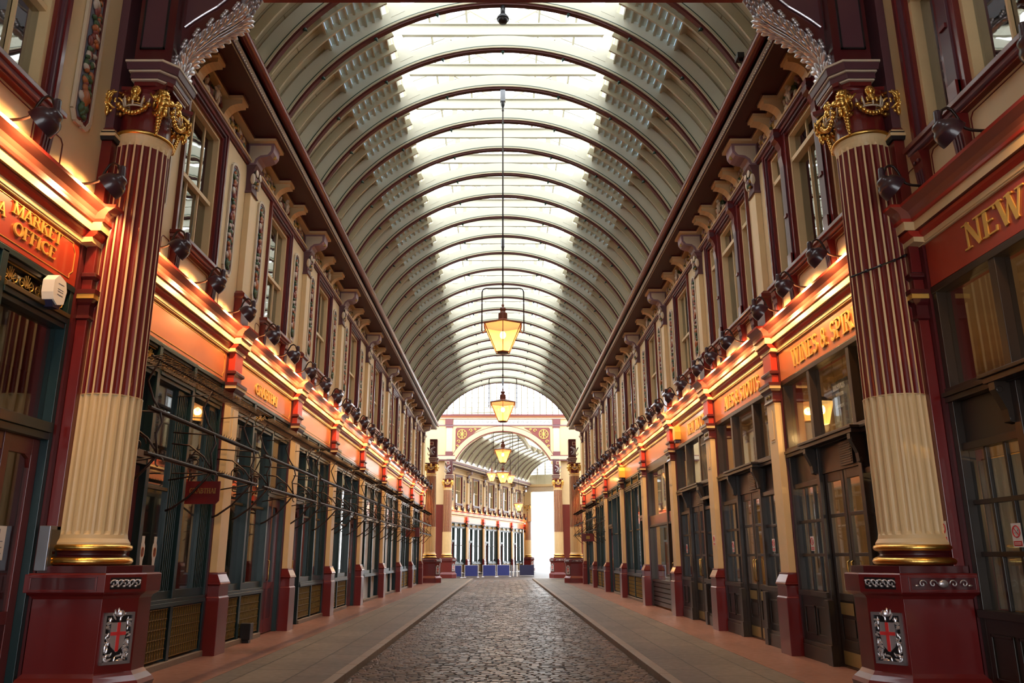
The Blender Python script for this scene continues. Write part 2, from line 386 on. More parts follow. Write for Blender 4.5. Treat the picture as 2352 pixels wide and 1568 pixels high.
# ---- ground
b = MB(); b.box(-2.22, 2.20, -8, 62, -.32, -.105, 'sett_joint'); b.box(-12, 12, 62, 140, -.32, -.085, 'setts')
r = random.Random(21); y = -2.0; row = 0
while y < 61.9:                                     # granite setts laid in rows across the road
    d = .098 + .012 * r.random() if y < 36 else .20; x = -2.22 - r.random() * .15
    while x < 2.18:
        wd = .15 + .07 * r.random() if y < 36 else .34
        x0, x1 = max(x, -2.215), min(x + wd - .012, 2.195)
        if x1 - x0 > .03:
            h = -.088 + .006 * r.random(); t1, t2 = (r.random() - .5) * .007, (r.random() - .5) * .007; g_ = .016; y0, y1 = y + r.random() * .004, y + d - .012
            v = [(x0, y0, -.106), (x1, y0, -.106), (x1, y1, -.106), (x0, y1, -.106), (x0 + g_, y0 + g_, h + t1), (x1 - g_, y0 + g_, h + t2), (x1 - g_, y1 - g_, h - t1), (x0 + g_, y1 - g_, h - t2)]
            b.add(v, [(4, 5, 6, 7), (0, 1, 5, 4), (1, 2, 6, 5), (2, 3, 7, 6), (3, 0, 4, 7)], ('sett_a', 'sett_b', 'sett_c')[r.randrange(3)])
        x += wd
    y += d; row += 1
structure(b.build('floor'))
for sd in (-1, 1):
    e = 2.22 if sd < 0 else 2.20
    b = MB(); b.box(sd * (e + .16), sd * 3.95, -8, 52.6, -.32, 0, 'flags'); b.box(sd * (e + .16), sd * 7, 52.6, 62.0, -.32, -.0, 'flags')
    structure(b.build('floor_pavement'))
    b = MB()
    b.box(sd * 3.95, sd * 5.3, -8, 52.6, -.32, .004, 'red_pave'); structure(b.build('floor_shop_edging'))
    b = MB()
    y = -7.95
    while y < 61.5:
        b.box(sd * e, sd * (e + .155), y, y + .985, -.32, .006, 'granite'); y += 1.0
    structure(b.build('trim_kerb', bevel=.008))
# ---- side walls (built in the facade frame, rotated for the right side)
def xf_side(sd, y=0.0):
    return Matrix.Translation((sd * XW, y, 0)) @ Matrix.Rotation(0.0 if sd < 0 else PI, 4, 'Z')
def LY(sd, y):            # world y -> facade y for the wall placed at y=0
    return y if sd < 0 else -y
WIN = {}
for sd in (-1, 1):
    for i, (a, c) in enumerate(BAYS):
        WIN[(sd, i)] = ('triple', 1.72) if (sd > 0 and i < 3) else ('single', .90)
def cornice_pts(off):
    p = [(-.03, 5.19), (.01 + off, 5.20), (.01 + off, 5.26), (.03 + off, 5.275), (.055 + off, 5.30), (.06 + off, 5.335), (.10 + off, 5.342), (.10 + off, 5.45), (.125 + off, 5.455), (.125 + off, 5.49),
         (.13 + off, 5.53), (.155 + off, 5.58), (.20 + off, 5.615), (.23 + off, 5.64), (.235 + off, 5.675), (-.05, 5.70)]
    m = ['cream', 'cream', 'bright_red', 'bright_red', 'bright_red', 'maroon_deep', 'cream', 'bright_red', 'bright_red', 'cyma', 'cyma', 'cyma', 'cyma', 'bright_red', 'maroon']
    return p, m
for sd in (-1, 1):
    X = xf_side(sd)
    wb = MB()
    def bx(mb, n0, n1, ya, yb, z0, z1, m): mb.box(n0, n1, LY(sd, ya), LY(sd, yb), z0, z1, m)
    bx(wb, -.40, -.001, -3, Y_END, 5.18, 6.30, 'cream_wall')
    bx(wb, -.40, -.001, -3, Y_END, 8.96, 9.12, 'mauve')
    bx(wb, -.40, -.001, -3, Y_END, 9.12, 9.62, 'maroon_deep')
    bx(wb, -.40, -.06, -3, Y_END, 4.64, 5.18, 'maroon')
    last = -3
    for i, (a, c) in enumerate(BAYS):
        hw = WIN[(sd, i)][1]; m = (a + c) / 2
        bx(wb, -.40, -.001, last, m - hw, 6.30, 8.96, 'cream_wall'); last = m + hw
    bx(wb, -.40, -.001, last, Y_END, 6.30, 8.96, 'cream_wall')
    # piers below the fascia between the bays
    segs = [(-3, 5.0), (8.87, 10.03)] + [(p, p + .46) for p in PN] + [(PN[-1] + .46, Y_END)]
    for a, c in segs: bx(wb, -.40, -.001, a, c, 0, 5.18, 'maroon_deep')
    bx(wb, -.30, -.02, -8, -3, 0, 9.62, 'maroon_deep')
    o = structure(wb.build('wall_left' if sd < 0 else 'wall_right', xf=X))
    # back rooms
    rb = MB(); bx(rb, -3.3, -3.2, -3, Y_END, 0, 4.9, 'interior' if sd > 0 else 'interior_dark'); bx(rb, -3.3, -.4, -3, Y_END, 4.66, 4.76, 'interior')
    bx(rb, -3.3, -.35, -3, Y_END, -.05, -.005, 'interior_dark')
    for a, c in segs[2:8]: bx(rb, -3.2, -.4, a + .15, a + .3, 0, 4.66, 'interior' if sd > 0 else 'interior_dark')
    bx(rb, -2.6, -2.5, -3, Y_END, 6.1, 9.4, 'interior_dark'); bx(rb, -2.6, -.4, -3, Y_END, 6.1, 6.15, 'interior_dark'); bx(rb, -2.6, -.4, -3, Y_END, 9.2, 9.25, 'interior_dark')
    structure(rb.build('wall_back_left' if sd < 0 else 'wall_back_right', xf=X))
    # lit cornice with breaks over the pilasters
    cb = MB()
    breaks = [(8.80, 10.05)] + [(p - .07, p + .53) for p in PN]
    cur = -3.0
    for a, c in breaks:
        p, m = cornice_pts(0); cb.strip(p, LY(sd, cur), LY(sd, a), m, caps=False)
        p, m = cornice_pts(.12); cb.strip(p, LY(sd, a), LY(sd, c), m)
        cur = c
    p, m = cornice_pts(0); cb.strip(p, LY(sd, cur), LY(sd, Y_END), m)
    structure(cb.build('trim_1' if sd < 0 else 'trim_2', xf=X))
    # dado lines, sill band, entablature line
    db = MB()
    bx(db, 0, .05, -3, Y_END, 5.70, 5.74, 'maroon')
    bx(db, 0, .035, -3, Y_END, 8.98, 9.02, 'maroon'); bx(db, 0, .07, -3, Y_END, 9.02, 9.06, 'mauve_light'); bx(db, 0, .09, -3, Y_END, 9.06, 9.10, 'cream')
    structure(db.build('trim_3' if sd < 0 else 'trim_4', xf=X))
    # zigzag ledge under the gutter, soffit, beaded strip, gutter roll
    lb = MB()
    ev = []
    for c in PC[1:]: ev.append((c, .30, .55))
    ev.append((9.45, .5, .55))
    for i, (a, c) in enumerate(BAYS):
        m = (a + c) / 2
        offs = (.62, 1.22) if WIN[(sd, i)][0] == 'triple' else (.62,)
        for q in offs: ev += [(m - q, .17, .38), (m + q, .17, .38)]
    ev.sort(); cur = -3.0
    for c, h, n in ev:
        bx(lb, -.02, .13, cur, c - h, 9.45, 9.50, 'cream'); bx(lb, -.02, .15, cur, c - h, 9.50, 9.53, 'maroon_deep')
        bx(lb, -.02, n, c - h, c + h, 9.45, 9.50, 'cream'); bx(lb, -.02, n + .02, c - h, c + h, 9.50, 9.53, 'maroon_deep')
        cur = c + h
    bx(lb, -.02, .13, cur, Y_END, 9.45, 9.53, 'cream')
    structure(lb.build('trim_5' if sd < 0 else 'trim_6', xf=X))
    sb = MB(); bx(sb, -.05, .70, 9.62, Y_END, 9.53, 9.58, 'soffit_red'); structure(sb.build('ceiling_soffit', xf=X))
    gb = MB()
    y0, y1 = LY(sd, 9.62), LY(sd, Y_END + .1)
    gb.strip([(.655, 9.53), (.66, 9.515), (.74, 9.60), (.73, 9.63), (.66, 9.64)], y0, y1, ['mauve', 'bead_band', 'mauve', 'black'], caps=False)
    structure(gb.build('trim_7' if sd < 0 else 'trim_8', xf=X))
    bb = MB()
    y = 9.7
    while y < 34:
        bb.blob((.702, LY(sd, y), 9.556), (.016, .018, .016), 'pale_trim', seg=5, rings=3); y += .075
    bb_o = structure(bb.build('trim_bead_course', xf=X)); 
    gb = MB(); gb.box(.58, .68, y0, y1, 9.58, 10.02, 'black')  # black strip stands in for the shade in the gap behind the gutter roll
    gb.tube([(.775, y0, 9.80), (.775, y1, 9.80)], .095, 'maroon', 14); gb.tube([(.765, y0, 9.955), (.765, y1, 9.955)], .035, 'mauve', 8)
    structure(gb.build('trim_gutter', xf=X, auto=True))

# ---- the camera's own crossing: closed above and behind so that the near columns stand in shade
b = MB()
b.box(-7, 7, -8.2, -8.0, 5.8, 15, 'cream_wall'); b.box(-7, -4.4, -8.2, -8.0, 0, 5.8, 'maroon_deep'); b.box(4.4, 7, -8.2, -8.0, 0, 5.8, 'maroon_deep')
for sd in (-1, 1): b.box(sd * 5.0, sd * 5.2, -8, 9.2, 9.62, 13.0, 'cream_wall')
structure(b.build('wall_crossing'))
b = MB()
for (x0, x1, y0, y1) in ((-5.4, 5.4, -8.2, 1.0), (-5.4, 5.4, 5.0, 9.75), (-5.4, -.7, 1.0, 5.0), (.7, 5.4, 1.0, 5.0)): b.box(x0, x1, y0, y1, 12.9, 13.05, 'roof_cream')
structure(b.build('ceiling_crossing'))

# ---- barrel vault
RC_Z, RR, FX = 7.846, 4.754, 4.24
RO = RR + .42
def rp(r, x): return (x, RC_Z + math.sqrt(max(0, r * r - x * x)))
def rpa(r, t): return (r * math.sin(t), RC_Z + r * math.cos(t))     # t from crown
T_FOOT = math.asin(FX / RR)
b = MB()
Y0, Y1 = 9.62, 51.6
NST = 8; TS, TE = math.asin(3.62 / RO), math.asin(2.50 / RO)
steps = [rpa(RO, TS + (TE - TS) * i / NST) for i in range(NST + 1)]
for sd in (-1, 1):
    # plain boarded lower part
    T_LOW = math.asin(4.55 / RO)
    prev = None
    for i in range(9):
        t = T_LOW + (TS - T_LOW) * i / 8; p = rpa(RO, t)
        if prev: b.add([(sd * prev[0], Y0, prev[1]), (sd * p[0], Y0, p[1]), (sd * p[0], Y1, p[1]), (sd * prev[0], Y1, prev[1])], [(0, 1, 2, 3)], 'planks')
        prev = p
    b.box(sd * 4.3, sd * 5.45, Y0, Y1, 9.9, 10.0, 'roof_cream')
    x0, z0 = rpa(RO, T_LOW); b.add([(sd * x0, Y0, z0), (sd * 4.45, Y0, 9.9), (sd * 4.45, Y1, 9.9), (sd * x0, Y1, z0)], [(0, 1, 2, 3)], 'roof_cream')
ceil = structure(b.build('ceiling'))
b = MB()
for sd in (-1, 1):
    for i in range(NST):
        (xa, za), (xb, zb) = steps[i], steps[i + 1]
        b.box(sd * xa, sd * (xb - .02), Y0, Y1, za, za + .025, 'roof_cream')
        b.box(sd * (xb - .02), sd * (xb + .03), Y0, Y1, za - .035, za + .03, 'roof_cream')
structure(b.build('ceiling_shelves'))
b = MB()
for sd in (-1, 1):
    for i in range(NST):
        (xa, za), (xb, zb) = steps[i], steps[i + 1]
        b.add([(sd * xb, Y0, za), (sd * xb, Y1, za), (sd * (xb - .004), Y1, zb + .02), (sd * (xb - .004), Y0, zb + .02)], [(0, 1, 2, 3)], 'frosted_louvre')
structure(b.build('window_roof_louvres'))
# curb beside the skylight, and the raised glazed monitor
b = MB(); g = MB()
xc, zc_ = steps[-1]
RZ, EZ = 14.7, 13.55
for sd in (-1, 1):
    b.box(sd * (xc - .02), sd * (xc + .10), Y0, Y1, zc_ - .05, zc_ + .28, 'roof_white')
    b.box(sd * (xc + .02), sd * (xc + .14), Y0, Y1, EZ - .12, EZ, 'roof_white')
    y = Y0 + .1
    while y < Y1:
        b.bar((sd * (xc + .1), y, EZ), (0, y, RZ), .035, 'roof_white', .07); y += .62
    g.add([(sd * (xc + .1), Y0, EZ), (sd * (xc + .1), Y1, EZ), (0, Y1, RZ), (0, Y0, RZ)], [(0, 1, 2, 3)], 'glass_sky')
    for fx in (.33, .66):
        b.bar((sd * (xc + .1) * (1 - fx), Y0, EZ + (RZ - EZ) * fx - .03), (sd * (xc + .1) * (1 - fx), Y1, EZ + (RZ - EZ) * fx - .03), .05, 'roof_white', .08)
b.box(-.06, .06, Y0, Y1, RZ - .14, RZ, 'roof_white')
structure(b.build('window_skylight_frame')); structure(g.build('window_skylight_glass'))

# ---- ribs of the vault
ribY = [11.07, 12.58]
allP = PN
for i in range(len(allP) - 1):
    a, c = allP[i] + .02, allP[i + 1] + .02
    ribY += [a, a + (c - a) / 3, a + 2 * (c - a) / 3]
ribY += [49.7, 51.3]
def make_rib():
    t = thing('roof_rib', '', 'roof rib', (0, 0, 0))
    N = 48
    # plate
    w_ = MB(); wd = .035
    inn = [rpa(RR + .05, -T_FOOT + 2 * T_FOOT * i / N) for i in range(N + 1)]
    TT = math.asin(4.62 / RO)
    out = [rpa(RO - .03, -TT + 2 * TT * i / N) for i in range(N + 1)]
    for y, fl in ((-wd, 0), (wd, 1)):
        vs = [(p[0], y, p[1]) for p in inn] + [(p[0], y, p[1]) for p in out]
        w_.add(vs, [(i, i + 1, N + 1 + i + 1, N + 1 + i) if fl else (i, N + 1 + i, N + 2 + i, i + 1) for i in range(N)], 'roof_white')
    w_.loft([[(p[0], -wd, p[1]), (p[0], wd, p[1])] for p in out], 'roof_white', cap=False, closed=False)
    w_.loft([[(p[0], -wd, p[1]), (p[0], wd, p[1])] for p in inn], 'roof_white', cap=False, closed=False)
    w_.build('web', t)
    # tie beam, end struts and the king-post frame that carries the skylight
    tb = MB(); tb.box(-2.52, 2.52, -.045, .045, 13.0, 13.25, 'roof_white')
    tb.box(-2.52, 2.52, -.09, .09, 13.25, 13.28, 'roof_white'); tb.build('tie_beam', t)
    st = MB()
    for sd in (-1, 1):
        st.prism([(sd * 2.52, 13.02), (sd * 2.30, 13.02), (sd * 2.02, 12.45), (sd * 2.30, 12.30)], 'y', -.04, .04, 'roof_white')
        st.bar((sd * .05, 0, 13.26), (sd * 1.35, 0, 14.08), .06, 'roof_white', .10)
        st.box(sd * 1.30, sd * 1.44, -.05, .05, 13.25, 14.15, 'roof_cream')
        st.bar((sd * 2.5, 0, 13.27), (sd * 2.5, 0, 13.6), .08, 'roof_cream', .1)
    st.box(-.06, .06, -.05, .05, 13.25, 14.62, 'roof_white'); st.build('truss', t)
    # soffit flange
    fl = MB()
    def arcstrip(r0, r1, y0, y1, m):
        A = [rpa(r0, -T_FOOT + 2 * T_FOOT * i / N) for i in range(N + 1)]; B = [rpa(r1, -T_FOOT + 2 * T_FOOT * i / N) for i in range(N + 1)]
        fl.loft([[(a[0], y0, a[1]), (a[0], y1, a[1]), (b_[0], y1, b_[1]), (b_[0], y0, b_[1])] for a, b_ in zip(A, B)], m)
    arcstrip(RR, RR + .045, -.055, .055, 'rib_red'); arcstrip(RR + .045, RR + .085, -.085, .085, 'roof_cream'); arcstrip(RR + .085, RR + .112, -.075, .075, 'boss_green')
    fl.build('soffit', t)
    k = MB(); k.blob((0, 0, -.015), (.04, .04, .035), 'boss_green', seg=8, rings=5); k.blob((0, 0, -.055), (.018, .018, .03), 'boss_green', seg=6, rings=4)
    first = None
    for j in range(-3, 4):
        tt = j * .29
        p = rpa(RR, tt)
        if first is None: first = k.build('boss', t, smooth=True); o = first
        else: o = first.copy(); COL.objects.link(o); o.parent = t
        o.location = (p[0], 0, p[1]); o.rotation_euler = (0, tt, 0)
    return t
rib0 = make_rib()
rib_group = 'ribs of the barrel vault'
for i, y in enumerate(ribY):
    lab = 'white curved roof rib with dark red soffit, %s from the near end of the vault' % ORD[i]
    if i == 0: rib0.location = (0, y, 0); rib0['label'] = lab; rib0['group'] = rib_group
    else: dup(rib0, (0, y, 0), 0, lab, rib_group)
# slender rafters between the ribs (two in each gap, both slopes)
b = MB()
ys = [9.62] + ribY
for i in range(len(ys) - 1):
    for f in (.33, .66):
        y = ys[i] + (ys[i + 1] - ys[i]) * f
        for sd in (-1, 1):
            A = [rpa(RO - .20, sd * (math.asin(4.5 / RO) + (TE - .02 - math.asin(4.5 / RO)) * q / 10)) for q in range(11)]
            B = [rpa(RO - .02, sd * (math.asin(4.5 / RO) + (TE - .02 - math.asin(4.5 / RO)) * q / 10)) for q in range(11)]
            b.loft([[(a[0], y - .022, a[1]), (a[0], y + .022, a[1]), (c[0], y + .022, c[1]), (c[0], y - .022, c[1])] for a, c in zip(A, B)], 'roof_cream')
structure(b.build('ceiling_rafters'))

# ================================================================== FACADE FITTINGS
def rr4(n, h, z, n0=0.0): return [(n0, -h, z), (n, -h, z), (n, h, z), (n0, h, z)]
def make_pilaster(red=False, half=.21):
    t = thing('shop_pilaster', '', 'pilaster'); d = half - .21
    b = MB(); b.loft([rr4(.22, .25 + d, 0), rr4(.22, .25 + d, .92), rr4(.20, .235 + d, .94), rr4(.20, .235 + d, 1.12), rr4(.225, .255 + d, 1.14), rr4(.215, .25 + d, 1.17)], 'maroon')
    b.loft([rr4(.215, .25 + d, 1.17), rr4(.15, .225 + d, 1.30), rr4(.15, .225 + d, 1.33)], 'maroon'); b.build('base', t, bevel=.006)
    b = MB(); b.loft([rr4(.12, .21 + d, 1.33), rr4(.12, .21 + d, 4.28)], 'maroon' if red else 'cream')
    if not red:
        pts = [(.10 * math.copysign(1, q[0]) * (1 if abs(q[0]) > .5 else .6), q[1]) for q in []]
        b.prism([(-.09, 3.62), (.09, 3.62), (.09, 4.10), (.06, 4.16), (-.06, 4.16), (-.09, 4.10)], 'x', .12, .132, 'cream')
        b.prism([(-.115, 3.58), (.115, 3.58), (.115, 3.60), (-.115, 3.60)], 'x', .12, .126, 'pale_trim')
    b.build('shaft', t, bevel=.006)
    b = MB(); b.loft([rr4(.12, .21 + d, 4.27), rr4(.155, .235 + d, 4.29), rr4(.14, .225 + d, 4.33), rr4(.14, .225 + d, 4.45), rr4(.17, .25 + d, 4.48), rr4(.19, .27 + d, 4.52)], 'maroon_deep')
    b.loft([rr4(.20, .28 + d, 4.52), rr4(.20, .28 + d, 4.575)], 'gold_paint' if red else 'cream'); b.loft([rr4(.215, .29 + d, 4.575), rr4(.215, .29 + d, 4.63)], 'maroon_deep')
    for dy in (-.07, .07): b.blob((.145, dy, 4.39), (.02, .028, .035), 'old_gold', seg=8, rings=4)
    b.build('capital', t)
    b = MB(); b.loft([rr4(.12, .21 + d, 4.63), rr4(.12, .21 + d, 5.21)], 'bright_red' if not red else 'maroon')
    b.loft([rr4(.12, .21 + d, 4.77), rr4(.165, .25 + d, 4.80), rr4(.165, .25 + d, 4.845), rr4(.12, .21 + d, 4.87)], 'maroon_deep'); b.build('frieze_block', t, bevel=.005)
    return t
pil = make_pilaster(); wide = make_pilaster(True, .50)
first = True
for sd in (-1, 1):
    loc, rz = wall_pose(sd, 9.45)
    lab = 'dark red shop pilaster on the %s wall behind the near fluted column' % SIDE[sd]
    if sd < 0: wide.location = loc; wide.rotation_euler = (0, 0, rz); wide['label'] = lab; wide['group'] = 'wide red pilasters'
    else: dup(wide, loc, rz, lab, 'wide red pilasters')
    for i, y in enumerate(PC[1:]):
        loc, rz = wall_pose(sd, y)
        lab = 'cream shop pilaster with maroon foot, %s beyond the near column on the %s wall' % (ORD[i] if i else 'first', SIDE[sd])
        if first: pil.location = loc; pil.rotation_euler = (0, 0, rz); pil['label'] = lab; pil['group'] = 'shop pilasters'; first = False
        else: dup(pil, loc, rz, lab, 'shop pilasters')

# ---- upper pilasters with flower capital and scroll console
def ornament(b, c, s, mats, n=14, seed=1, flat=.5, spread=(1, 1)):
    r = random.Random(seed)
    for i in range(n):
        y = (r.random() * 2 - 1) * spread[0]; z = (r.random() * 2 - 1) * spread[1]
        m = mats[r.randrange(len(mats))]; q = s * (.6 + .8 * r.random())
        R = Matrix.Rotation(r.random() * PI, 3, 'X')
        b.blob((c[0], c[1] + y, c[2] + z), (q * flat, q, q * (.35 + .5 * r.random())), m, R, seg=7, rings=4)
def make_upper():
    t = thing('upper_pilaster', '', 'pilaster')
    b = MB(); b.loft([rr4(.15, .22, 5.69), rr4(.15, .22, 6.24), rr4(.19, .25, 6.27), rr4(.19, .25, 6.33), rr4(.12, .18, 6.40)], 'maroon'); b.build('foot', t, bevel=.005)
    b = MB(); b.loft([rr4(.115, .17, 6.38), rr4(.115, .17, 8.42)], 'cream'); b.build('shaft', t, bevel=.006)
    b = MB(); b.loft([rr4(.15, .20, 8.40), rr4(.12, .17, 8.46), rr4(.11, .16, 8.60), rr4(.14, .19, 8.88), rr4(.20, .22, 8.98)], 'mauve')
    b.lathe([(.001, -.015), (.05, -.01), (.075, .02), (.05, .03), (.001, .04)], (.17, -.10, 8.84), 'pale_trim', 10, axis='x'); b.lathe([(.001, -.015), (.05, -.01), (.075, .02), (.05, .03), (.001, .04)], (.17, .10, 8.84), 'pale_trim', 10, axis='x')
    ornament(b, (.14, 0, 8.72), .05, ['pale_trim', 'old_gold', 'mauve_light', 'leaf_green'], 16, 3, .6, (.12, .16))
    for s_ in (-1, 1): b.blob((.13, s_ * .17, 8.7), (.05, .03, .12), 'pale_trim')
    b.build('capital', t)
    prof = [(0, 8.98), (.14, 8.98), (.17, 9.02), (.19, 9.09), (.25, 9.14), (.36, 9.16), (.44, 9.20), (.49, 9.27), (.50, 9.36), (.50, 9.45), (0, 9.45)]
    b = MB(); b.prism(prof, 'y', -.19, .19, 'mauve_light', 'mauve_light')
    ip = [(.03, 9.03), (.12, 9.03), (.15, 9.12), (.24, 9.19), (.38, 9.21), (.44, 9.29), (.44, 9.40), (.03, 9.40)]
    for s_ in (-1, 1): b.prism(ip, 'y', s_ * .19, s_ * .197, 'pale_trim')
    b.lathe([(.001, -.03), (.045, -.02), (.045, .02), (.001, .03)], (.46, 0, 9.24), 'old_gold', 10, axis='y')
    b.build('console', t, bevel=.006)
    return t
up = make_upper(); first = True
for sd in (-1, 1):
    for i, y in enumerate(PC[1:]):
        loc, rz = wall_pose(sd, y)
        lab = 'cream upper pilaster with scroll console under the roof gutter, %s beyond the near column on the %s wall' % (ORD[i] if i else 'first', SIDE[sd])
        lab = lab.replace('beyond the near column on the', 'along the')
        if first: up.location = loc; up.rotation_euler = (0, 0, rz); up['label'] = lab; up['group'] = 'upper pilasters'; first = False
        else: dup(up, loc, rz, lab, 'upper pilasters')

def make_wide_upper():
    t = thing('upper_pier', '', 'pier')
    b = MB(); b.loft([rr4(.13, .52, 5.69), rr4(.13, .52, 6.60)], 'maroon'); b.loft([rr4(.11, .50, 6.78), rr4(.11, .50, 9.44)], 'mauve'); b.build('shaft', t, bevel=.006)
    b = MB(); b.loft([rr4(.16, .55, 6.60), rr4(.18, .57, 6.64)], 'black'); b.loft([rr4(.19, .58, 6.64), rr4(.19, .58, 6.68)], 'cream'); b.loft([rr4(.17, .56, 6.68), rr4(.17, .56, 6.71)], 'black'); b.loft([rr4(.16, .55, 6.71), rr4(.15, .54, 6.74)], 'cream'); b.loft([rr4(.15, .54, 6.74), rr4(.11, .50, 6.79)], 'maroon'); b.build('moulded_band', t)
    return t
loc, rz = wall_pose(-1, 9.45); wu = make_wide_upper(); wu.location = loc; wu['label'] = 'tall mauve pier on a maroon foot behind the near left column capital'
loc, rz = wall_pose(1, 9.45); dup(wu, loc, rz, 'tall mauve pier on a maroon foot behind the near right column capital')

# ---- small cove brackets and painted relief between them
def make_bracket():
    t = thing('cove_bracket', '', 'bracket')
    prof = [(0, 9.10), (.05, 9.10)] + [(.05 + .28 * (1 - math.cos(a)), 9.10 + .27 * math.sin(a) ** 1.0) for a in [PI / 2 * q / 7 for q in range(1, 8)]] + [(.36, 9.37), (.36, 9.45), (0, 9.45)]
    b = MB(); b.prism(prof, 'y', -.11, .11, 'cream'); b.build('body', t, bevel=.006)
    return t
br = make_bracket(); first = True
def make_relief(seed):
    b = MB(); ornament(b, (.03, 0, 9.27), .075, ['leaf_green', 'pale_trim', 'fruit_red', 'mauve_light', 'old_gold', 'flower_pale'], 20, seed, .55, (.24, .12))
    return b.build('cove_relief')
rel = [make_relief(11), make_relief(12)]
def make_figure():
    t = thing('cove_figure', '', 'relief')
    b = MB(); ornament(b, (.04, 0, 9.25), .08, ['leaf_green', 'fruit_red', 'pale_trim', 'mauve_light'], 22, 5, .5, (.36, .12)); b.build('foliage', t)
    b = MB(); b.blob((.12, 0, 9.37), .045, 'pale_trim'); b.blob((.11, 0, 9.26), (.05, .06, .09), 'pale_trim'); b.blob((.12, -.05, 9.17), (.03, .03, .08), 'pale_trim'); b.blob((.12, .05, 9.17), (.03, .03, .08), 'pale_trim')
    b.blob((.12, -.09, 9.29), (.025, .06, .03), 'pale_trim'); b.blob((.12, .09, 9.29), (.025, .06, .03), 'pale_trim'); b.build('cherub', t, smooth=True)
    return t
fig = make_figure(); ff = True; fr_ = [True, True]
for sd in (-1, 1):
    k = 0; kr = 0
    for i, (a, c) in enumerate(BAYS):
        m = (a + c) / 2; tri = WIN[(sd, i)][0] == 'triple'
        offs = [-1.22, -.62, .62, 1.22] if tri else [-.62, .62]
        for q in offs:
            loc, rz = wall_pose(sd, m + q)
            lab = 'small cream cove bracket, %s along the %s wall under the gutter' % (ORD[k] if k < len(ORD) else 'last', SIDE[sd]); k += 1
            if first: br.location = loc; br.rotation_euler = (0, 0, rz); br['label'] = lab; br['group'] = 'cove brackets'; first = False
            else: dup(br, loc, rz, lab, 'cove brackets')
        loc, rz = wall_pose(sd, m)
        lab = 'pale cherub relief in foliage over the %s upper window of the %s wall' % (ORD[i], SIDE[sd])
        if ff: fig.location = loc; fig.rotation_euler = (0, 0, rz); fig['label'] = lab; fig['group'] = 'cherub reliefs'; ff = False
        else: dup(fig, loc, rz, lab, 'cherub reliefs')
        rq = [-1.62, -.92, .92, 1.62] if tri else [-1.0, -1.5, 1.0, 1.5]
        for q in rq:
            loc, rz = wall_pose(sd, m + q)
            j = kr % 2; lab = 'carved fruit and leaf relief, %s along the cove of the %s wall' % (ORD[min(kr, 31)], SIDE[sd]); kr += 1
            if kr > 32: lab = 'tiny carved leaf relief, %s past the thirty-second in the far %s cove' % (ORD[kr - 33].replace('nearest', 'first'), SIDE[sd])
            if fr_[j]: rel[j].location = loc; rel[j].rotation_euler = (0, 0, rz); tag(rel[j], lab, 'relief', 'cove fruit reliefs'); fr_[j] = False
            else:
                o = rel[j].copy(); COL.objects.link(o); o.location = loc; o.rotation_euler = (0, 0, rz); o['label'] = lab

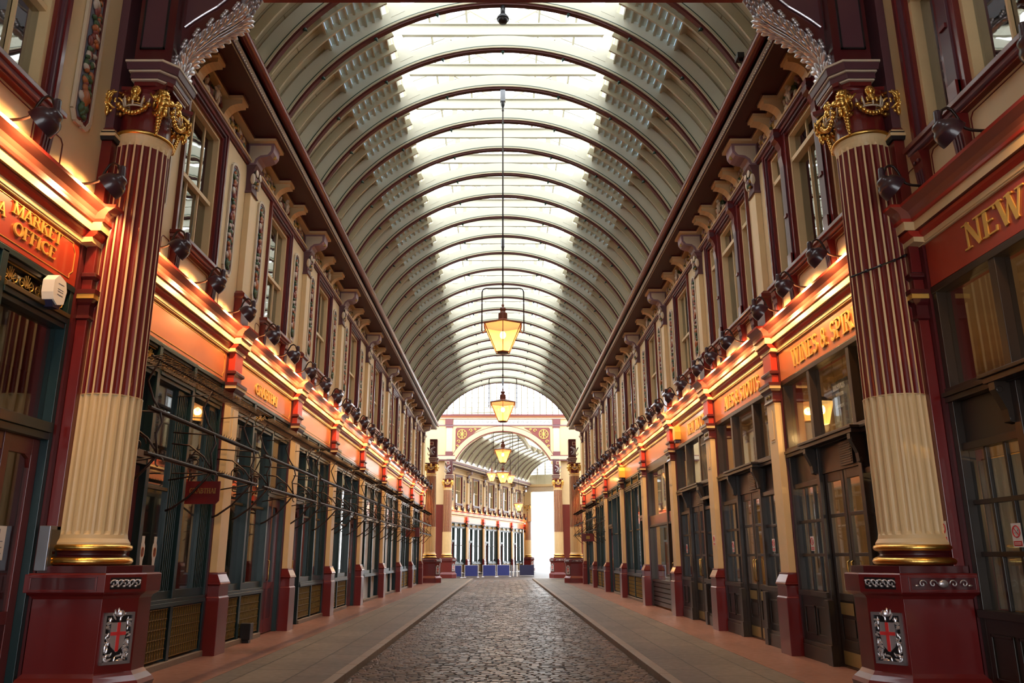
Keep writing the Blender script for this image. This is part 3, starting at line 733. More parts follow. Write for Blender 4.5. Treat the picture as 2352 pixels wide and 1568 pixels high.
# ---- upper windows
def make_window(kind):
    t = bpy.data.objects.new('window_' + ('1' if kind == 'single' else '2'), None); COL.objects.link(t); structure(t)
    hw = .90 if kind == 'single' else 1.72
    b = MB()
    z0, z1 = 6.34, 8.96
    def arch(b, y0, y1, za, zb, wd, n0, n1, m, bottom=False):
        b.box(n0, n1, y0, y0 + wd, za, zb, m); b.box(n0, n1, y1 - wd, y1, za, zb, m); b.box(n0, n1, y0 + wd, y1 - wd, zb - wd, zb, m)
        if bottom: b.box(n0, n1, y0 + wd, y1 - wd, za, za + wd, m)
    arch(b, -hw, hw, z0, z1, .06, -.12, .06, 'maroon'); arch(b, -hw + .06, hw - .06, z0, z1 - .06, .05, -.14, .035, 'mauve'); arch(b, -hw + .11, hw - .11, z0, z1 - .11, .05, -.16, .0, 'maroon')
    b.build('architrave', t)
    b = MB(); b.box(-.14, .16, -hw - .06, hw + .06, 6.285, 6.345, 'maroon'); b.box(-.1, .12, -hw - .04, hw + .04, 6.24, 6.285, 'mauve_light'); b.box(-.1, .08, -hw - .02, hw + .02, 6.20, 6.24, 'maroon'); b.build('window_sill', t, bevel=.006)
    fr = MB(); g = MB()
    def sash(y0, y1, bars, zt, sashbar):
        arch(fr, y0, y1, z0, z1 - .16, .055, -.20, -.05, 'cream', True)
        if sashbar: fr.box(-.19, -.09, y0, y1, zt - .035, zt + .035, 'cream')
        else: fr.box(-.19, -.05, y0, y1, zt - .04, zt + .04, 'cream')
        for q in range(1, bars): 
            yy = y0 + (y1 - y0) * q / bars; fr.box(-.165, -.125, yy - .014, yy + .014, z0, z1 - .16, 'cream')
        g.box(-.150, -.146, y0 + .03, y1 - .03, zt, z1 - .18, 'glass_sash'); g.box(-.175, -.171, y0 + .03, y1 - .03, z0 + .03, zt, 'glass_sash')
    if kind == 'single': sash(-hw + .16, hw - .16, 3, 7.50, True)
    else:
        sash(-.61, .61, 2, 8.28, False); sash(-hw + .16, -.97, 1, 8.28, False); sash(.97, hw - .16, 1, 8.28, False)
    fr.build('sash', t); g.build('pane', t)
    if kind == 'triple':
        for s_ in (-1, 1):
            p = MB(); p.box(-.16, .02, s_ * .61, s_ * .97, z0, z1 - .1, 'maroon'); p.box(0, .05, s_ * .70, s_ * .88, z0, 8.3, 'mauve'); p.box(0, .075, s_ * .73, s_ * .85, 7.3, 7.36, 'maroon'); p.box(0, .075, s_ * .70, s_ * .88, z0, 6.62, 'maroon')
            p.build('mullion', t, bevel=.005)
            q = MB(); q.prism([(0, 8.25), (.05, 8.27), (.07, 8.45), (.06, 8.6), (.11, 8.72), (.17, 8.78), (.17, 8.98), (0, 8.98)], 'y', s_ * .70, s_ * .88, 'maroon'); q.lathe([(.001, -.1), (.06, -.1), (.06, .1), (.001, .1)], (.12, s_ * .79, 8.86), 'mauve', 12, axis='y')
            q.build('corbel', t)
        lv = 'triple'
    # apron below the sill: cream panel with painted lines between red triglyph blocks
    ap = MB()
    for s_ in ((-1, 1) if kind == 'single' else (-1, 0, 1)):
        pass
    ys = [-hw + .12, hw - .12] if kind == 'single' else [-hw + .12, -.79, .79, hw - .12]
    for yy in ys:
        tr = MB(); tr.prism([(0, 5.70), (.07, 5.72), (.10, 6.08), (.13, 6.20), (0, 6.20)], 'y', yy - .10, yy + .10, 'maroon')
        for dq in (-.05, 0, .05): tr.prism([(.076, 5.74), (.086, 5.74), (.103, 5.98), (.093, 5.98)], 'y', yy + dq - .012, yy + dq + .012, 'mauve')
        for dq in (-.04, .04): tr.blob((.115, yy + dq, 6.10), (.015, .025, .025), 'mauve', seg=6, rings=3)
        tr.build('triglyph', t)
    edges = [-hw - .45] + ys + [hw + .45]
    for a, c in zip(edges[:-1], edges[1:]):
        if c - a < .3: continue
        a2, c2 = a + .14, c - .14; za, zb = 5.80, 6.16; k = .05
        pl = [(a2 + k, za), (c2 - k, za), (c2, za + k), (c2, zb - k), (c2 - k, zb), (a2 + k, zb), (a2, zb - k), (a2, za + k)]
        for q in range(8): ap.bar((.003, *pl[q]), (.003, *pl[(q + 1) % 8]), .012, 'maroon', .008)
        mid = (a2 + c2) / 2
        ar = arc(mid, 5.72, .13, 0, PI, 8)
        for q in range(8): ap.bar((.004, *ar[q]), (.004, *ar[q + 1]), .014, 'maroon', .008)
    ap.build('apron_lines', t)
    return t
wins = {'single': make_window('single'), 'triple': make_window('triple')}; used = set(); nwin = 3
for sd in (-1, 1):
    for i, (a, c) in enumerate(BAYS):
        k = WIN[(sd, i)][0]; loc, rz = wall_pose(sd, (a + c) / 2)
        if k not in used: used.add(k); wins[k].location = loc; wins[k].rotation_euler = (0, 0, rz)
        else:
            r = dup(wins[k], loc, rz, 'x'); del r['label']; r.name = 'window_%d' % nwin; nwin += 1
# ---- fruit panels beside the single windows
def make_panel():
    t = thing('fruit_panel', '', 'wall panel')
    def outline(h, z0, z1, k): return [(-h + k, z0), (-.03, z0), (0, z0 + .03), (.03, z0), (h - k, z0), (h, z0 + k * 1.6), (h, z1 - k), (h - k, z1), (.04, z1 + .03), (-.04, z1 + .03), (-h + k, z1), (-h, z1 - k), (-h, z0 + k * 1.6)]
    o = outline(.19, 6.50, 8.62, .07)
    b = MB(); b.prism(o, 'x', .0, .012, 'panel_blue'); b.build('field', t)
    b = MB()
    for q in range(len(o)): b.bar((.02, *o[q]), (.02, *o[(q + 1) % len(o)]), .035, 'pale_trim', .05)
    o2 = outline(.155, 6.55, 8.57, .06)
    for q in range(len(o2)): b.bar((.016, *o2[q]), (.016, *o2[(q + 1) % len(o2)]), .02, 'maroon', .04)
    b.build('frame', t)
    b = MB(); r = random.Random(4)
    z = 6.62
    while z < 8.5:
        m = r.choice(['leaf_green', 'leaf_green', 'fruit_orange', 'fruit_red', 'flower_pale', 'fruit_orange']); s_ = .03 + .035 * r.random()
        b.blob((.03, (r.random() - .5) * .14, z), (.03, s_, s_ * 1.2), m, Matrix.Rotation(r.random() * 3, 3, 'X'), seg=7, rings=4); z += .028
    b.blob((.04, 0, 6.86), (.04, .075, .12), 'fruit_orange', seg=10, rings=6)
    b.build('garland', t, smooth=True)
    return t
pan = make_panel(); first = True
for sd in (-1, 1):
    k = 0
    for i, (a, c) in enumerate(BAYS):
        if WIN[(sd, i)][0] == 'triple': continue
        for q in (-1.45, 1.45):
            loc, rz = wall_pose(sd, (a + c) / 2 + q)
            lab = 'tall painted fruit garland panel, %s along the %s wall between upper windows' % (ORD[k], SIDE[sd]); k += 1
            if first: pan.location = loc; pan.rotation_euler = (0, 0, rz); pan['label'] = lab; pan['group'] = 'fruit garland panels'; first = False
            else: dup(pan, loc, rz, lab, 'fruit garland panels')

# ---- gooseneck lamps on the cornice
def make_lamp():
    t = thing('gooseneck_lamp', '', 'lamp')
    b = MB(); pts = [(.12, 0, 5.69), (.13, 0, 5.80), (.20, 0, 5.805), (.27, 0, 5.83), (.31, 0, 5.89), (.34, 0, 5.97), (.38, 0, 6.04), (.43, 0, 6.06), (.48, 0, 6.03), (.51, 0, 5.95), (.52, 0, 5.88)]
    # the arm runs a little way along the cornice before it swings out
    b.tube([(.10, 0, 5.695), (.10, 0, 5.80)], .018, 'iron', 6); b.tube([(.04, 0, 5.80)] + pts[1:], .016, 'iron', 8); b.build('arm', t, smooth=True)
    b = MB()
    ax = Matrix.Rotation(math.radians(52), 3, 'Y')          # shade axis tipped towards the wall
    c0 = Vector((.57, 0, 5.88)); K_ = .76
    def L(prof, m, seg=22):
        rings = []
        for r, z in prof: rings.append([c0 + ax @ (Vector((r * math.cos(2 * PI * i / seg), r * math.sin(2 * PI * i / seg), z)) * K_) for i in range(seg)])
        b.loft(rings, m, cap=False)
    b.lathe([(.001, 6.02), (.032, 6.02), (.036, 6.00), (.04, 5.82)], (.535, 0, 0), 'lamp_shell', 14)
    L([(.001, .01), (.05, .005), (.085, -.015), (.105, -.05), (.112, -.075), (.150, -.095), (.178, -.135), (.195, -.19), (.203, -.25), (.205, -.30)], 'lamp_shell')
    b.build('shade', t, smooth=True)
    b = MB(); L([(.205, -.30), (.198, -.30), (.195, -.24), (.18, -.18), (.155, -.13), (.10, -.09), (.001, -.06)], 'lamp_white'); b.build('shade_lining', t, smooth=True)
    b = MB(); b.blob(tuple(c0 + ax @ Vector((0, 0, -.15))), (.03, .03, .042), 'bulb_warm'); b.build('bulb', t, smooth=True)
    p = c0 + ax @ Vector((0, 0, -.20))
    lamp_light('lamp_light', 'SPOT', p, SPOT_W, (1.0, .56, .22), t, .05, (0, math.radians(46), 0), math.radians(155), .5)
    return t
lamp = make_lamp(); first = True
unlit = [c for c in lamp.children if c.name.startswith('bulb')][0].data.copy(); unlit.materials.clear(); unlit.materials.append(MATS['lamp_white'])
lampY = {1: [5.9, 7.3, 8.55, 10.83, 12.2, 13.5, 15.6, 16.9, 18.1, 19.84, 21.4, 22.9], -1: [5.6, 7.09, 8.5, 10.5, 12.0, 13.6, 15.2, 16.8, 18.4, 20.0, 21.5, 22.95]}
for sd in (-1, 1):
    ysd = lampY[sd]
    for a, c in BAYS[4:]:
        m = (a + c) / 2; ysd += [m - 1.55, m, m + 1.55]
    ysd.append(50.7)
    for i, y in enumerate(ysd):
        loc, rz = wall_pose(sd, y)
        lab = 'dark gooseneck cornice lamp, %s from the camera on the %s wall' % (ORD[i], SIDE[sd])
        if first: lamp.location = loc; lamp.rotation_euler = (0, 0, rz); lamp['label'] = lab; lamp['group'] = 'gooseneck cornice lamps'; first = False
        else:
            q = dup(lamp, loc, rz, lab, 'gooseneck cornice lamps')
            if sd > 0 and i in (1, 2):                      # these two are switched off
                for ch in list(q.children):
                    if ch.type == 'LIGHT': bpy.data.objects.remove(ch)
                    elif ch.name.startswith('bulb'): ch.data = unlit

# ================================================================== BIG FLUTED COLUMNS
def make_column(mx, silver_front):
    """mx = 1: left side (street towards +x); mx = -1 mirrored. Origin at the column axis on the pavement."""
    t = thing('fluted_column', '', 'column')
    X = Matrix.Scale(mx, 4, Vector((1, 0, 0)))
    P = [(-.34, -.43), (.40, -.43), (.67, -.16), (.67, .16), (.40, .43), (-.34, .43)]
    def ring(o, z):
        c = (.16, 0)
        out = []
        for i, (x, y) in enumerate(P):
            dx = -o if x < -.2 else (o if x > .5 else o * .55 + 0); dy = (-o if y < -.3 else o if y > .3 else (-.4 * o if y < 0 else .4 * o))
            out.append((x + (dx if x > .3 or x < 0 else 0), y + dy, z))
        return out
    def B(): return MB()
    def fin(b, n, par=t, **k): return b.build(n, par, xf=X, **k)
    b = B(); b.loft([ring(.10, 0), ring(.10, .26)], 'maroon'); b.loft([ring(.10, .26), ring(.11, .29), ring(.085, .33), ring(.03, .38), ring(.0, .42), ring(0, 1.16), ring(.02, 1.19), ring(.06, 1.215)], 'maroon')
    b.loft([ring(.06, 1.215), ring(.075, 1.23), ring(.075, 1.41), ring(.06, 1.425)], 'maroon'); b.loft([ring(.0, 1.425), ring(.0, 1.50)], 'maroon_deep')
    # recessed look: framed panels on the cap band
    for (x0, x1) in ((-.36, .36),):
        for z in (1.25, 1.385): b.box(x0, x1, -.52, -.505, z - .008, z + .008, 'maroon')
        b.box(x0, x0 + .02, -.52, -.505, 1.25, 1.385, 'maroon'); b.box(x1 - .02, x1, -.52, -.505, 1.25, 1.385, 'maroon')
        b.box(x0 + .02, x1 - .02, -.508, -.5045, 1.255, 1.38, 'maroon_deep')
    ped = fin(b, 'pedestal', bevel=.006)
    # chamfer face frame: centre, tangent, normal
    a = Vector((.40, -.43, 0)); c = Vector((.67, -.16, 0)); tg = (c - a).normalized(); nm = Vector((tg.y, -tg.x, 0)); L = (c - a).length; cen = (a + c) / 2
    def CF(u, z, d): return tuple(cen + tg * u + nm * d + Vector((0, 0, z)))
    RZ = Matrix((tg, nm, Vector((0, 0, 1)))).transposed()
    def relief(b, u0, u1, z0, z1, d, n, seed, m='silver', s=.022):
        r = random.Random(seed)
        for i in range(n):
            u = u0 + (u1 - u0) * r.random(); z = z0 + (z1 - z0) * r.random(); q = s * (.6 + .7 * r.random())
            b.blob(CF(u, z, d), (q * 1.6, q * .7, q * .6), m, RZ @ Matrix.Rotation(r.random() * PI, 3, 'Y'), seg=6, rings=4)
    def scroll(b, fn, u, z, r, sgn, m, th=.008, turns=1.3):
        pts = [fn(u + sgn * r * (1 - q / 14) * math.cos(q / 14 * turns * 2 * PI), z + r * (1 - q / 14) * math.sin(q / 14 * turns * 2 * PI)) for q in range(13)]
        b.tube(pts, th, m, 5)
    b = B(); b.add([CF(-L / 2 + .03, 1.26, .086), CF(L / 2 - .03, 1.26, .086), CF(L / 2 - .03, 1.38, .086), CF(-L / 2 + .03, 1.38, .086)], [(0, 1, 2, 3)], 'black')
    for i in range(5):
        u = -L / 2 + .07 + i * (L - .14) / 4
        scroll(b, lambda uu, zz: CF(uu, zz, .098), u, 1.32, .042, 1 if i % 2 else -1, 'silver', .008)
        b.blob(CF(u + .02, 1.345, .095), (.02, .012, .012), 'silver', seg=6, rings=4); b.blob(CF(u - .02, 1.29, .095), (.02, .012, .012), 'silver', seg=6, rings=4)
    fin(b, 'silver_frieze', ped, smooth=True)
    if silver_front:
        b = B(); fn = lambda uu, zz: (uu, -.522, zz)
        for i in range(5):
            u = -.22 + i * .11; scroll(b, fn, u, 1.318, .045, 1 if i < 2 else -1, 'silver', .009)
        b.blob((0, -.52, 1.318), (.06, .02, .04), 'silver'); 
        for s_ in (-1, 1): b.blob((s_ * .28, -.52, 1.30), (.03, .012, .012), 'silver', seg=6, rings=4)
        fin(b, 'front_frieze', ped, smooth=True)
    # city arms: framed silver field with a red cross shield
    b = B(); z0, z1, hw = .50, 1.02, L / 2 - .035
    for (ua, ub, za, zb) in ((-hw, hw, z0, z0 + .03), (-hw, hw, z1 - .03, z1), (-hw, -hw + .025, z0, z1), (hw - .025, hw, z0, z1)):
        b.loft([[CF(ua, za, 0), CF(ub, za, 0), CF(ub, zb, 0), CF(ua, zb, 0)], [CF(ua, za, .035), CF(ub, za, .035), CF(ub, zb, .035), CF(ua, zb, .035)]], 'dull_silver')
    b.add([CF(-hw + .02, z0 + .02, .006), CF(hw - .02, z0 + .02, .006), CF(hw - .02, z1 - .02, .006), CF(-hw + .02, z1 - .02, .006)], [(0, 1, 2, 3)], 'black')
    relief(b, -hw + .03, -hw + .075, z0 + .05, z1 - .06, .02, 34, 3, s=.018); relief(b, hw - .075, hw - .03, z0 + .05, z1 - .06, .02, 34, 4, s=.018)
    relief(b, -hw + .04, hw - .04, z0 + .03, z0 + .10, .02, 16, 5, s=.018); relief(b, -.06, .06, z1 - .07, z1 + .02, .03, 14, 6, s=.018)
    b.blob(CF(0, z1 - .01, .035), (.035, .03, .035), 'silver')
    arms = fin(b, 'arms_relief', ped)
    b = B(); sh = [(-.075, .92), (.075, .92), (.08, .78), (.06, .68), (0, .62), (-.06, .68), (-.08, .78)]
    b.loft([[CF(u, z, .01) for u, z in sh], [CF(u, z, .034) for u, z in sh]], 'silver')
    for (ua, ub, za, zb) in ((-.016, .016, .63, .92), (-.078, .078, .79, .825)): b.loft([[CF(ua, za, .03), CF(ub, za, .03), CF(ub, zb, .03), CF(ua, zb, .03)], [CF(ua, za, .042), CF(ub, za, .042), CF(ub, zb, .042), CF(ua, zb, .042)]], 'sign_red')
    fin(b, 'shield', arms)
    # base mouldings
    b = B()
    b.lathe([(.001, 1.50), (.40, 1.50), (.435, 1.515), (.448, 1.545), (.435, 1.575), (.405, 1.59)], (0, 0, 0), 'gold', 40)
    b.lathe([(.405, 1.66), (.42, 1.67), (.428, 1.69), (.42, 1.715), (.395, 1.725)], (0, 0, 0), 'gold', 40); fin(b, 'gilt_torus', smooth=True)
    b = B(); b.lathe([(.405, 1.59), (.37, 1.605), (.36, 1.625), (.38, 1.65), (.405, 1.66)], (0, 0, 0), 'maroon_deep', 40); fin(b, 'scotia', smooth=True)
    # fluted shaft
    NF, K = 22, 8
    def frad(i, R, d):
        ph = (i % K) / K; f0 = .14
        if ph < f0 or ph > 1 - f0: return R
        return R - d * math.sin((ph - f0) / (1 - 2 * f0) * PI) ** .7
    def fring(R, d, z): return [(frad(i, R, d) * math.cos(2 * PI * i / (NF * K)), frad(i, R, d) * math.sin(2 * PI * i / (NF * K)), z) for i in range(NF * K)]
    b = B()
    b.lathe([(.395, 1.725), (.395, 1.745), (.385, 1.76), (.365, 1.79), (.358, 1.83)], (0, 0, 0), 'cream', NF * K)
    b.loft([fring(.358, 0, 1.83), fring(.358, .012, 1.845), fring(.357, .022, 1.87), fring(.352, .022, 3.40), fring(.352, 0, 3.405)], 'cream', cap=False)
    fin(b, 'cream_shaft', smooth=False)
    b = B(); o = len(b.v); rings = [fring(.343, .0, 3.40), fring(.343, .020, 3.402), fring(.335, .020, 5.2), fring(.320, .020, 6.52), fring(.319, .012, 6.58), fring(.319, 0, 6.62)]
    n = NF * K
    for rg in rings: b.v += rg
    kc, kr = b.mi('cream'), b.mi('maroon')
    for j in range(len(rings) - 1):
        for i in range(n):
            ph = ((i % K) + .5) / K
            b.f.append((j * n + i, j * n + (i + 1) % n, (j + 1) * n + (i + 1) % n, (j + 1) * n + i)); b.m.append(kr if (.13 < ph < .87 and j < 4) else kc)
    b.lathe([(.352, 3.395), (.352, 3.405), (.335, 3.408)], (0, 0, 0), 'cream', 44)
    b.lathe([(.319, 6.62), (.325, 6.66), (.335, 6.70), (.345, 6.72)], (0, 0, 0), 'cream', 44); fin(b, 'red_shaft')
    b = B(); b.lathe([(.345, 6.72), (.362, 6.73), (.368, 6.745), (.36, 6.76), (.34, 6.77)], (0, 0, 0), 'gold', 40); fin(b, 'gilt_ring', smooth=True)
    # capital
    cp = B(); cp.lathe([(.34, 6.77), (.305, 6.80), (.30, 7.05), (.31, 7.2), (.33, 7.30), (.36, 7.34)], (0, 0, 0), 'maroon', 36)
    ab = [(-.40, -.36), (-.30, -.30), (0, -.27), (.30, -.30), (.40, -.40), (.46, -.34), (.33, -.24), (.30, 0), (.33, .24), (.46, .34), (.40, .40), (.30, .30), (0, .27), (-.30, .30), (-.40, .36)]
    cp.prism([(x * .92, y * .92) for x, y in ab], 'z', 7.33, 7.37, 'maroon_deep'); cp.prism([(x * .97, y * .97) for x, y in ab], 'z', 7.37, 7.42, 'maroon')
    cap = fin(cp, 'capital')
    g = B()
    for k in range(4):
        an = PI / 4 + k * PI / 2; d = Vector((math.cos(an), math.sin(an), 0)); sd_ = Vector((-d.y, d.x, 0))
        c0 = d * .40 + Vector((0, 0, 7.17))
        for off in (-.05, .05):
            pts = [c0 + sd_ * off + d * (.145 * (1 - q / 22) * math.cos(PI * .6 - q / 22 * 3.4 * PI)) + Vector((0, 0, .145 * (1 - q / 22) * math.sin(PI * .6 - q / 22 * 3.4 * PI))) for q in range(21)]
            g.tube(pts, .02, 'gold', 6)
        R = Matrix((d, sd_, Vector((0, 0, 1)))).transposed()
        g.blob(c0, (.12, .045, .12), 'mauve', R, seg=12, rings=6)
        r = random.Random(k)
        for q in range(16):
            aa = q / 16 * 2 * PI; g.blob(c0 + d * .15 * math.cos(aa) + Vector((0, 0, .15 * math.sin(aa))), (.035, .065, .03), 'gold', R @ Matrix.Rotation(-aa, 3, 'Y'), seg=6, rings=4)
        for q in range(7): g.blob(c0 + d * (.02 - .03 * q * .3) + Vector((0, 0, -.17 - q * .04)), (.035, .05 - q * .005, .035), 'gold', R @ Matrix.Rotation(r.random(), 3, 'X'), seg=6, rings=4)
        # winged cherub that sits on the corner
        h0 = d * .50 + Vector((0, 0, 7.26))
        g.blob(h0, (.05, .05, .06), 'gold', seg=10, rings=7); g.blob(h0 + d * .015 - Vector((0, 0, .12)), (.055, .06, .085), 'gold', seg=10, rings=7)
        for s_ in (-1, 1):
            g.blob(h0 + sd_ * s_ * .085 - Vector((0, 0, .10)), (.02, .06, .05), 'gold', R @ Matrix.Rotation(s_ * .6, 3, 'X'), seg=8, rings=5)
            g.blob(h0 + sd_ * s_ * .03 - Vector((0, 0, .24)) + d * .0, (.03, .028, .07), 'gold', seg=8, rings=5)
            g.tube([h0 + sd_ * s_ * .05 - Vector((0, 0, .08)), h0 + sd_ * s_ * .12 - Vector((0, 0, .13)) + d * .02, h0 + sd_ * s_ * .17 - Vector((0, 0, .06))], [.018, .016, .012], 'gold', 6)
    fin(g, 'gilt_scrolls', cap, smooth=True)
    g = B()
    for k in range(4):
        an = -PI / 2 + k * PI / 2; d = Vector((math.cos(an), math.sin(an), 0)); s2 = Vector((-d.y, d.x, 0)); c0 = d * .34
        cc = c0 + Vector((0, 0, 7.07)); 
        ringp = [cc + s2 * .13 * math.cos(q / 16 * 2 * PI) + d * .08 * math.sin(q / 16 * 2 * PI) for q in range(17)]
        g.tube(ringp, .012, 'pale_trim', 6, cap=False); g.tube([p + Vector((0, 0, .03)) for p in ringp], .007, 'gold', 5, cap=False)
        for q in range(8):
            aa = q / 8 * 2 * PI; p = cc + s2 * .135 * math.cos(aa) + d * .085 * math.sin(aa)
            g.tube([p, p * 1.0 + s2 * .025 * math.cos(aa) + Vector((0, 0, .08)), p + s2 * .035 * math.cos(aa) + Vector((0, 0, .14))], [.012, .016, .007], 'pale_trim', 6)
        for q in range(5):
            u = (q - 2) * .058; g.blob(cc + s2 * u + d * (.085 - abs(u) * .3) + Vector((0, 0, .09)), (.024, .022, .042), 'gold', seg=7, rings=5)
        hd = c0 + d * .05 + Vector((0, 0, 7.29)); g.blob(hd, (.045, .045, .06), 'gold', seg=10, rings=8); g.blob(hd - Vector((0, 0, .09)), (.05, .05, .055), 'gold', seg=8, rings=6)
        g.blob(hd + d * .045 - Vector((0, 0, .005)), (.010, .010, .014), 'gold', seg=6, rings=4)
        for q in range(14):
            aa = q / 13 * PI * 1.5 - PI * .25; g.blob(hd + s2 * .052 * math.cos(aa) + Vector((0, 0, .062 * math.sin(aa))) - d * .01, .018, 'gold', seg=6, rings=4)
        for q in range(11):
            u = -1 + q / 5; g.blob(c0 + d * .06 + s2 * u * .19 + Vector((0, 0, 6.97 + .12 * u * u)), (.035, .03, .032), 'gold', Matrix.Rotation(q, 3, 'Z'), seg=6, rings=5)
    fin(g, 'gilt_crown_and_bust', cap, smooth=True)
    return t
COLX = 4.65
colL = make_column(1, False); colL.location = (-COLX, 9.3, 0); colL['label'] = 'fluted maroon and cream column on an armorial pedestal at the near left'
colR = make_column(-1, True); colR.location = (COLX, 9.3, 0); colR['label'] = 'fluted maroon and cream column on an armorial pedestal at the near right'
for o in (colL, colR): o['group'] = 'fluted columns'
dup(colL, (-4.62, 51.95, 0), 0, 'small distant fluted column at the far end of the left shop row')
dup(colR, (4.62, 51.95, 0), 0, 'small distant fluted column at the far end of the right shop row')
dup(colL, (-4.30, 63.0, 0), 0, 'fluted column carrying the left foot of the distant cross arch')
dup(colR, (4.30, 63.0, 0), 0, 'fluted column carrying the right foot of the distant cross arch')

# ---- entablature blocks, piers, spandrels and gilded leaf brackets above the near columns
def make_spandrel(mx, far=False):
    t = thing('arch_spandrel', '', 'spandrel')
    X = Matrix.Scale(mx, 4, Vector((1, 0, 0)))
    P = [(-.12, -.34), (.24, -.34), (.40, -.18), (.40, .30), (-.12, .30)]
    def ring(o, z): return [(x + (o if x > .2 else -o * (x < 0)), y + (-o if y < 0 else o), z) for x, y in P]
    b = MB()
    b.loft([ring(-.04, 7.42), ring(-.04, 7.48)], 'maroon'); b.loft([ring(-.01, 7.48), ring(-.01, 7.505)], 'pale_trim'); b.loft([ring(.0, 7.505), ring(.0, 7.59)], 'mauve')
    b.loft([ring(.02, 7.59), ring(.02, 7.615)], 'pale_trim'); b.loft([ring(.035, 7.615), ring(.05, 7.71)], 'mauve'); b.loft([ring(.06, 7.71), ring(.06, 7.74)], 'pale_trim')
    b.build('entablature_block', t, xf=X, bevel=.004)
    top = 9.7 if not far else 8.95
    b = MB(); b.box(-.12, .36, -.30, .30, 7.74, top, 'maroon_deep')
    if not far:
        b.box(-.04, .24, -.312, -.30, 7.97, 9.3, 'mauve'); 
        for (x0, x1, z0, z1) in ((-.06, -.04, 7.95, 9.3), (.24, .26, 7.95, 9.3), (-.06, .26, 7.95, 7.97)): b.box(x0, x1, -.325, -.30, z0, z1, 'black')
    else:
        b.box(-.12, .12, -.31, -.30, 8.55, 8.78, 'pale_trim'); b.box(-.09, .09, -.316, -.30, 8.58, 8.75, 'maroon')
    b.build('pier', t, xf=X)
    if far:
        b = MB()                                   # silver dragon supporter
        b.tube([(.1, -.42, 7.92), (.0, -.44, 8.02), (-.04, -.44, 8.18), (.05, -.46, 8.30), (.14, -.48, 8.36)], [.06, .10, .09, .06, .045], 'dull_silver', 10)
        b.blob((.18, -.50, 8.38), (.08, .04, .045), 'dull_silver'); 
        for k in range(6): b.blob((-.12 - .02 * k, -.40, 8.12 + .05 * k), (.03, .03, .14 - .012 * k), 'dull_silver', Matrix.Rotation(-.5 - .12 * k, 3, 'Y'), seg=7, rings=5)
        b.tube([(.1, -.46, 8.15), (.2, -.48, 8.1), (.22, -.48, 8.02)], .03, 'dull_silver', 6); b.tube([(.05, -.44, 7.95), (.18, -.46, 7.93)], .04, 'dull_silver', 6)
        b.tube([(-.02, -.42, 7.92), (-.18, -.42, 7.9), (-.25, -.42, 8.0), (-.2, -.42, 8.08)], [.04, .03, .02, .012], 'dull_silver', 6); b.build('dragon', t, xf=X, smooth=True)
        return t
    # plate between pier and girder, its lower edge follows the leaf bracket (x measured from the column axis)
    curve = [(.34, 7.86), (.40, 8.08), (.54, 8.27), (.72, 8.44), (.88, 8.56), (1.08, 8.70), (1.16, 8.86), (1.24, 9.0), (1.30, 9.05)]
    poly = [(.28, 7.80)] + curve + [(1.36, 9.05), (1.36, 9.7), (.28, 9.7)]
    b = MB(); b.prism(poly, 'y', -.10, .12, 'maroon_deep'); sp = b.build('plate', t, xf=X)
    b = MB(); pc = [(.40, 8.42), (.52, 8.53), (.66, 8.64), (.80, 8.74), (.92, 8.86), (1.02, 9.02), (1.08, 9.2)]
    b.prism(pc + [(1.08, 9.6), (.40, 9.6)], 'y', -.115, -.10, 'mauve'); b.tube([(x, -.12, z) for x, z in pc], .016, 'silver', 6); b.build('panel', sp, xf=X, smooth=False)
    # acanthus bracket
    b = MB(); C = [Vector((x, 0, z)) for x, z in [(.36, 7.76), (.41, 8.0), (.52, 8.16), (.67, 8.31), (.82, 8.44), (.98, 8.55), (1.10, 8.65), (1.18, 8.76)]]
    def cp_(u):
        u = max(0, min(len(C) - 1.001, u)); i = int(u); f = u - i; return C[i] * (1 - f) + C[i + 1] * f
    b.loft([[p + Vector((0, -.19, 0)), p + Vector((0, -.12, -.03)), p + Vector((0, 0, -.05)), p + Vector((0, .12, -.03)), p + Vector((0, .19, 0)), p + Vector((0, .15, .05)), p + Vector((0, -.15, .05))] for p in C], 'dull_silver')
    for k in range(12):
        u = .15 + k * .56; p = cp_(u); d = (cp_(u + .2) - cp_(u - .2)).normalized(); nrm = Vector((-d.z, 0, d.x))
        for s_ in (-1, 1):
            for (oy, ln, ti) in ((.05, .13, .22), (.12, .12, .5), (.18, .09, .9)):
                ax_ = (d * math.cos(ti) + Vector((0, s_ * math.sin(ti), 0)) - nrm * .12).normalized(); e2 = ax_.cross(nrm).normalized(); e3 = ax_.cross(e2)
                b.blob(p + Vector((0, s_ * oy, 0)) - nrm * .035, (ln, .040, .022), 'silver', Matrix((ax_, e2, e3)).transposed(), seg=7, rings=5)
        for s_ in (-1, 1):
            if k % 2 == 0:
                for q in range(3):
                    b.blob(p + Vector((0, s_ * .205, .02 + .02 * q)) + d * (.03 * q), (.035, .02, .03), 'silver', seg=6, rings=4)
    for s_ in (-1, 0, 1):
        b.tube([tuple(cp_(u * .5) + Vector((0, s_ * .05, -.065))) for u in range(13)], .010, 'silver', 5)
    for k in range(3):                              # gadrooned scroll end
        x = 1.15 + .045 * k; z = 8.78 + .09 * k
        for s_ in (-1.5, -.5, .5, 1.5): b.tube([(x, s_ * .09, z), (x + .045, s_ * .09, z + .09), (x + .03, s_ * .09, z + .2)], [.035, .045, .03], 'dull_silver', 8)
        for s_ in (-1, 0, 1): b.blob((x + .07, s_ * .09, z + .12), .028, 'silver')
    b.blob((1.13, -.05, 8.66), (.055, .055, .045), 'copper'); b.blob((1.18, -.12, 8.73), (.04, .05, .05), 'silver')
    b.build('acanthus_bracket', t, xf=X, smooth=True)
    return t
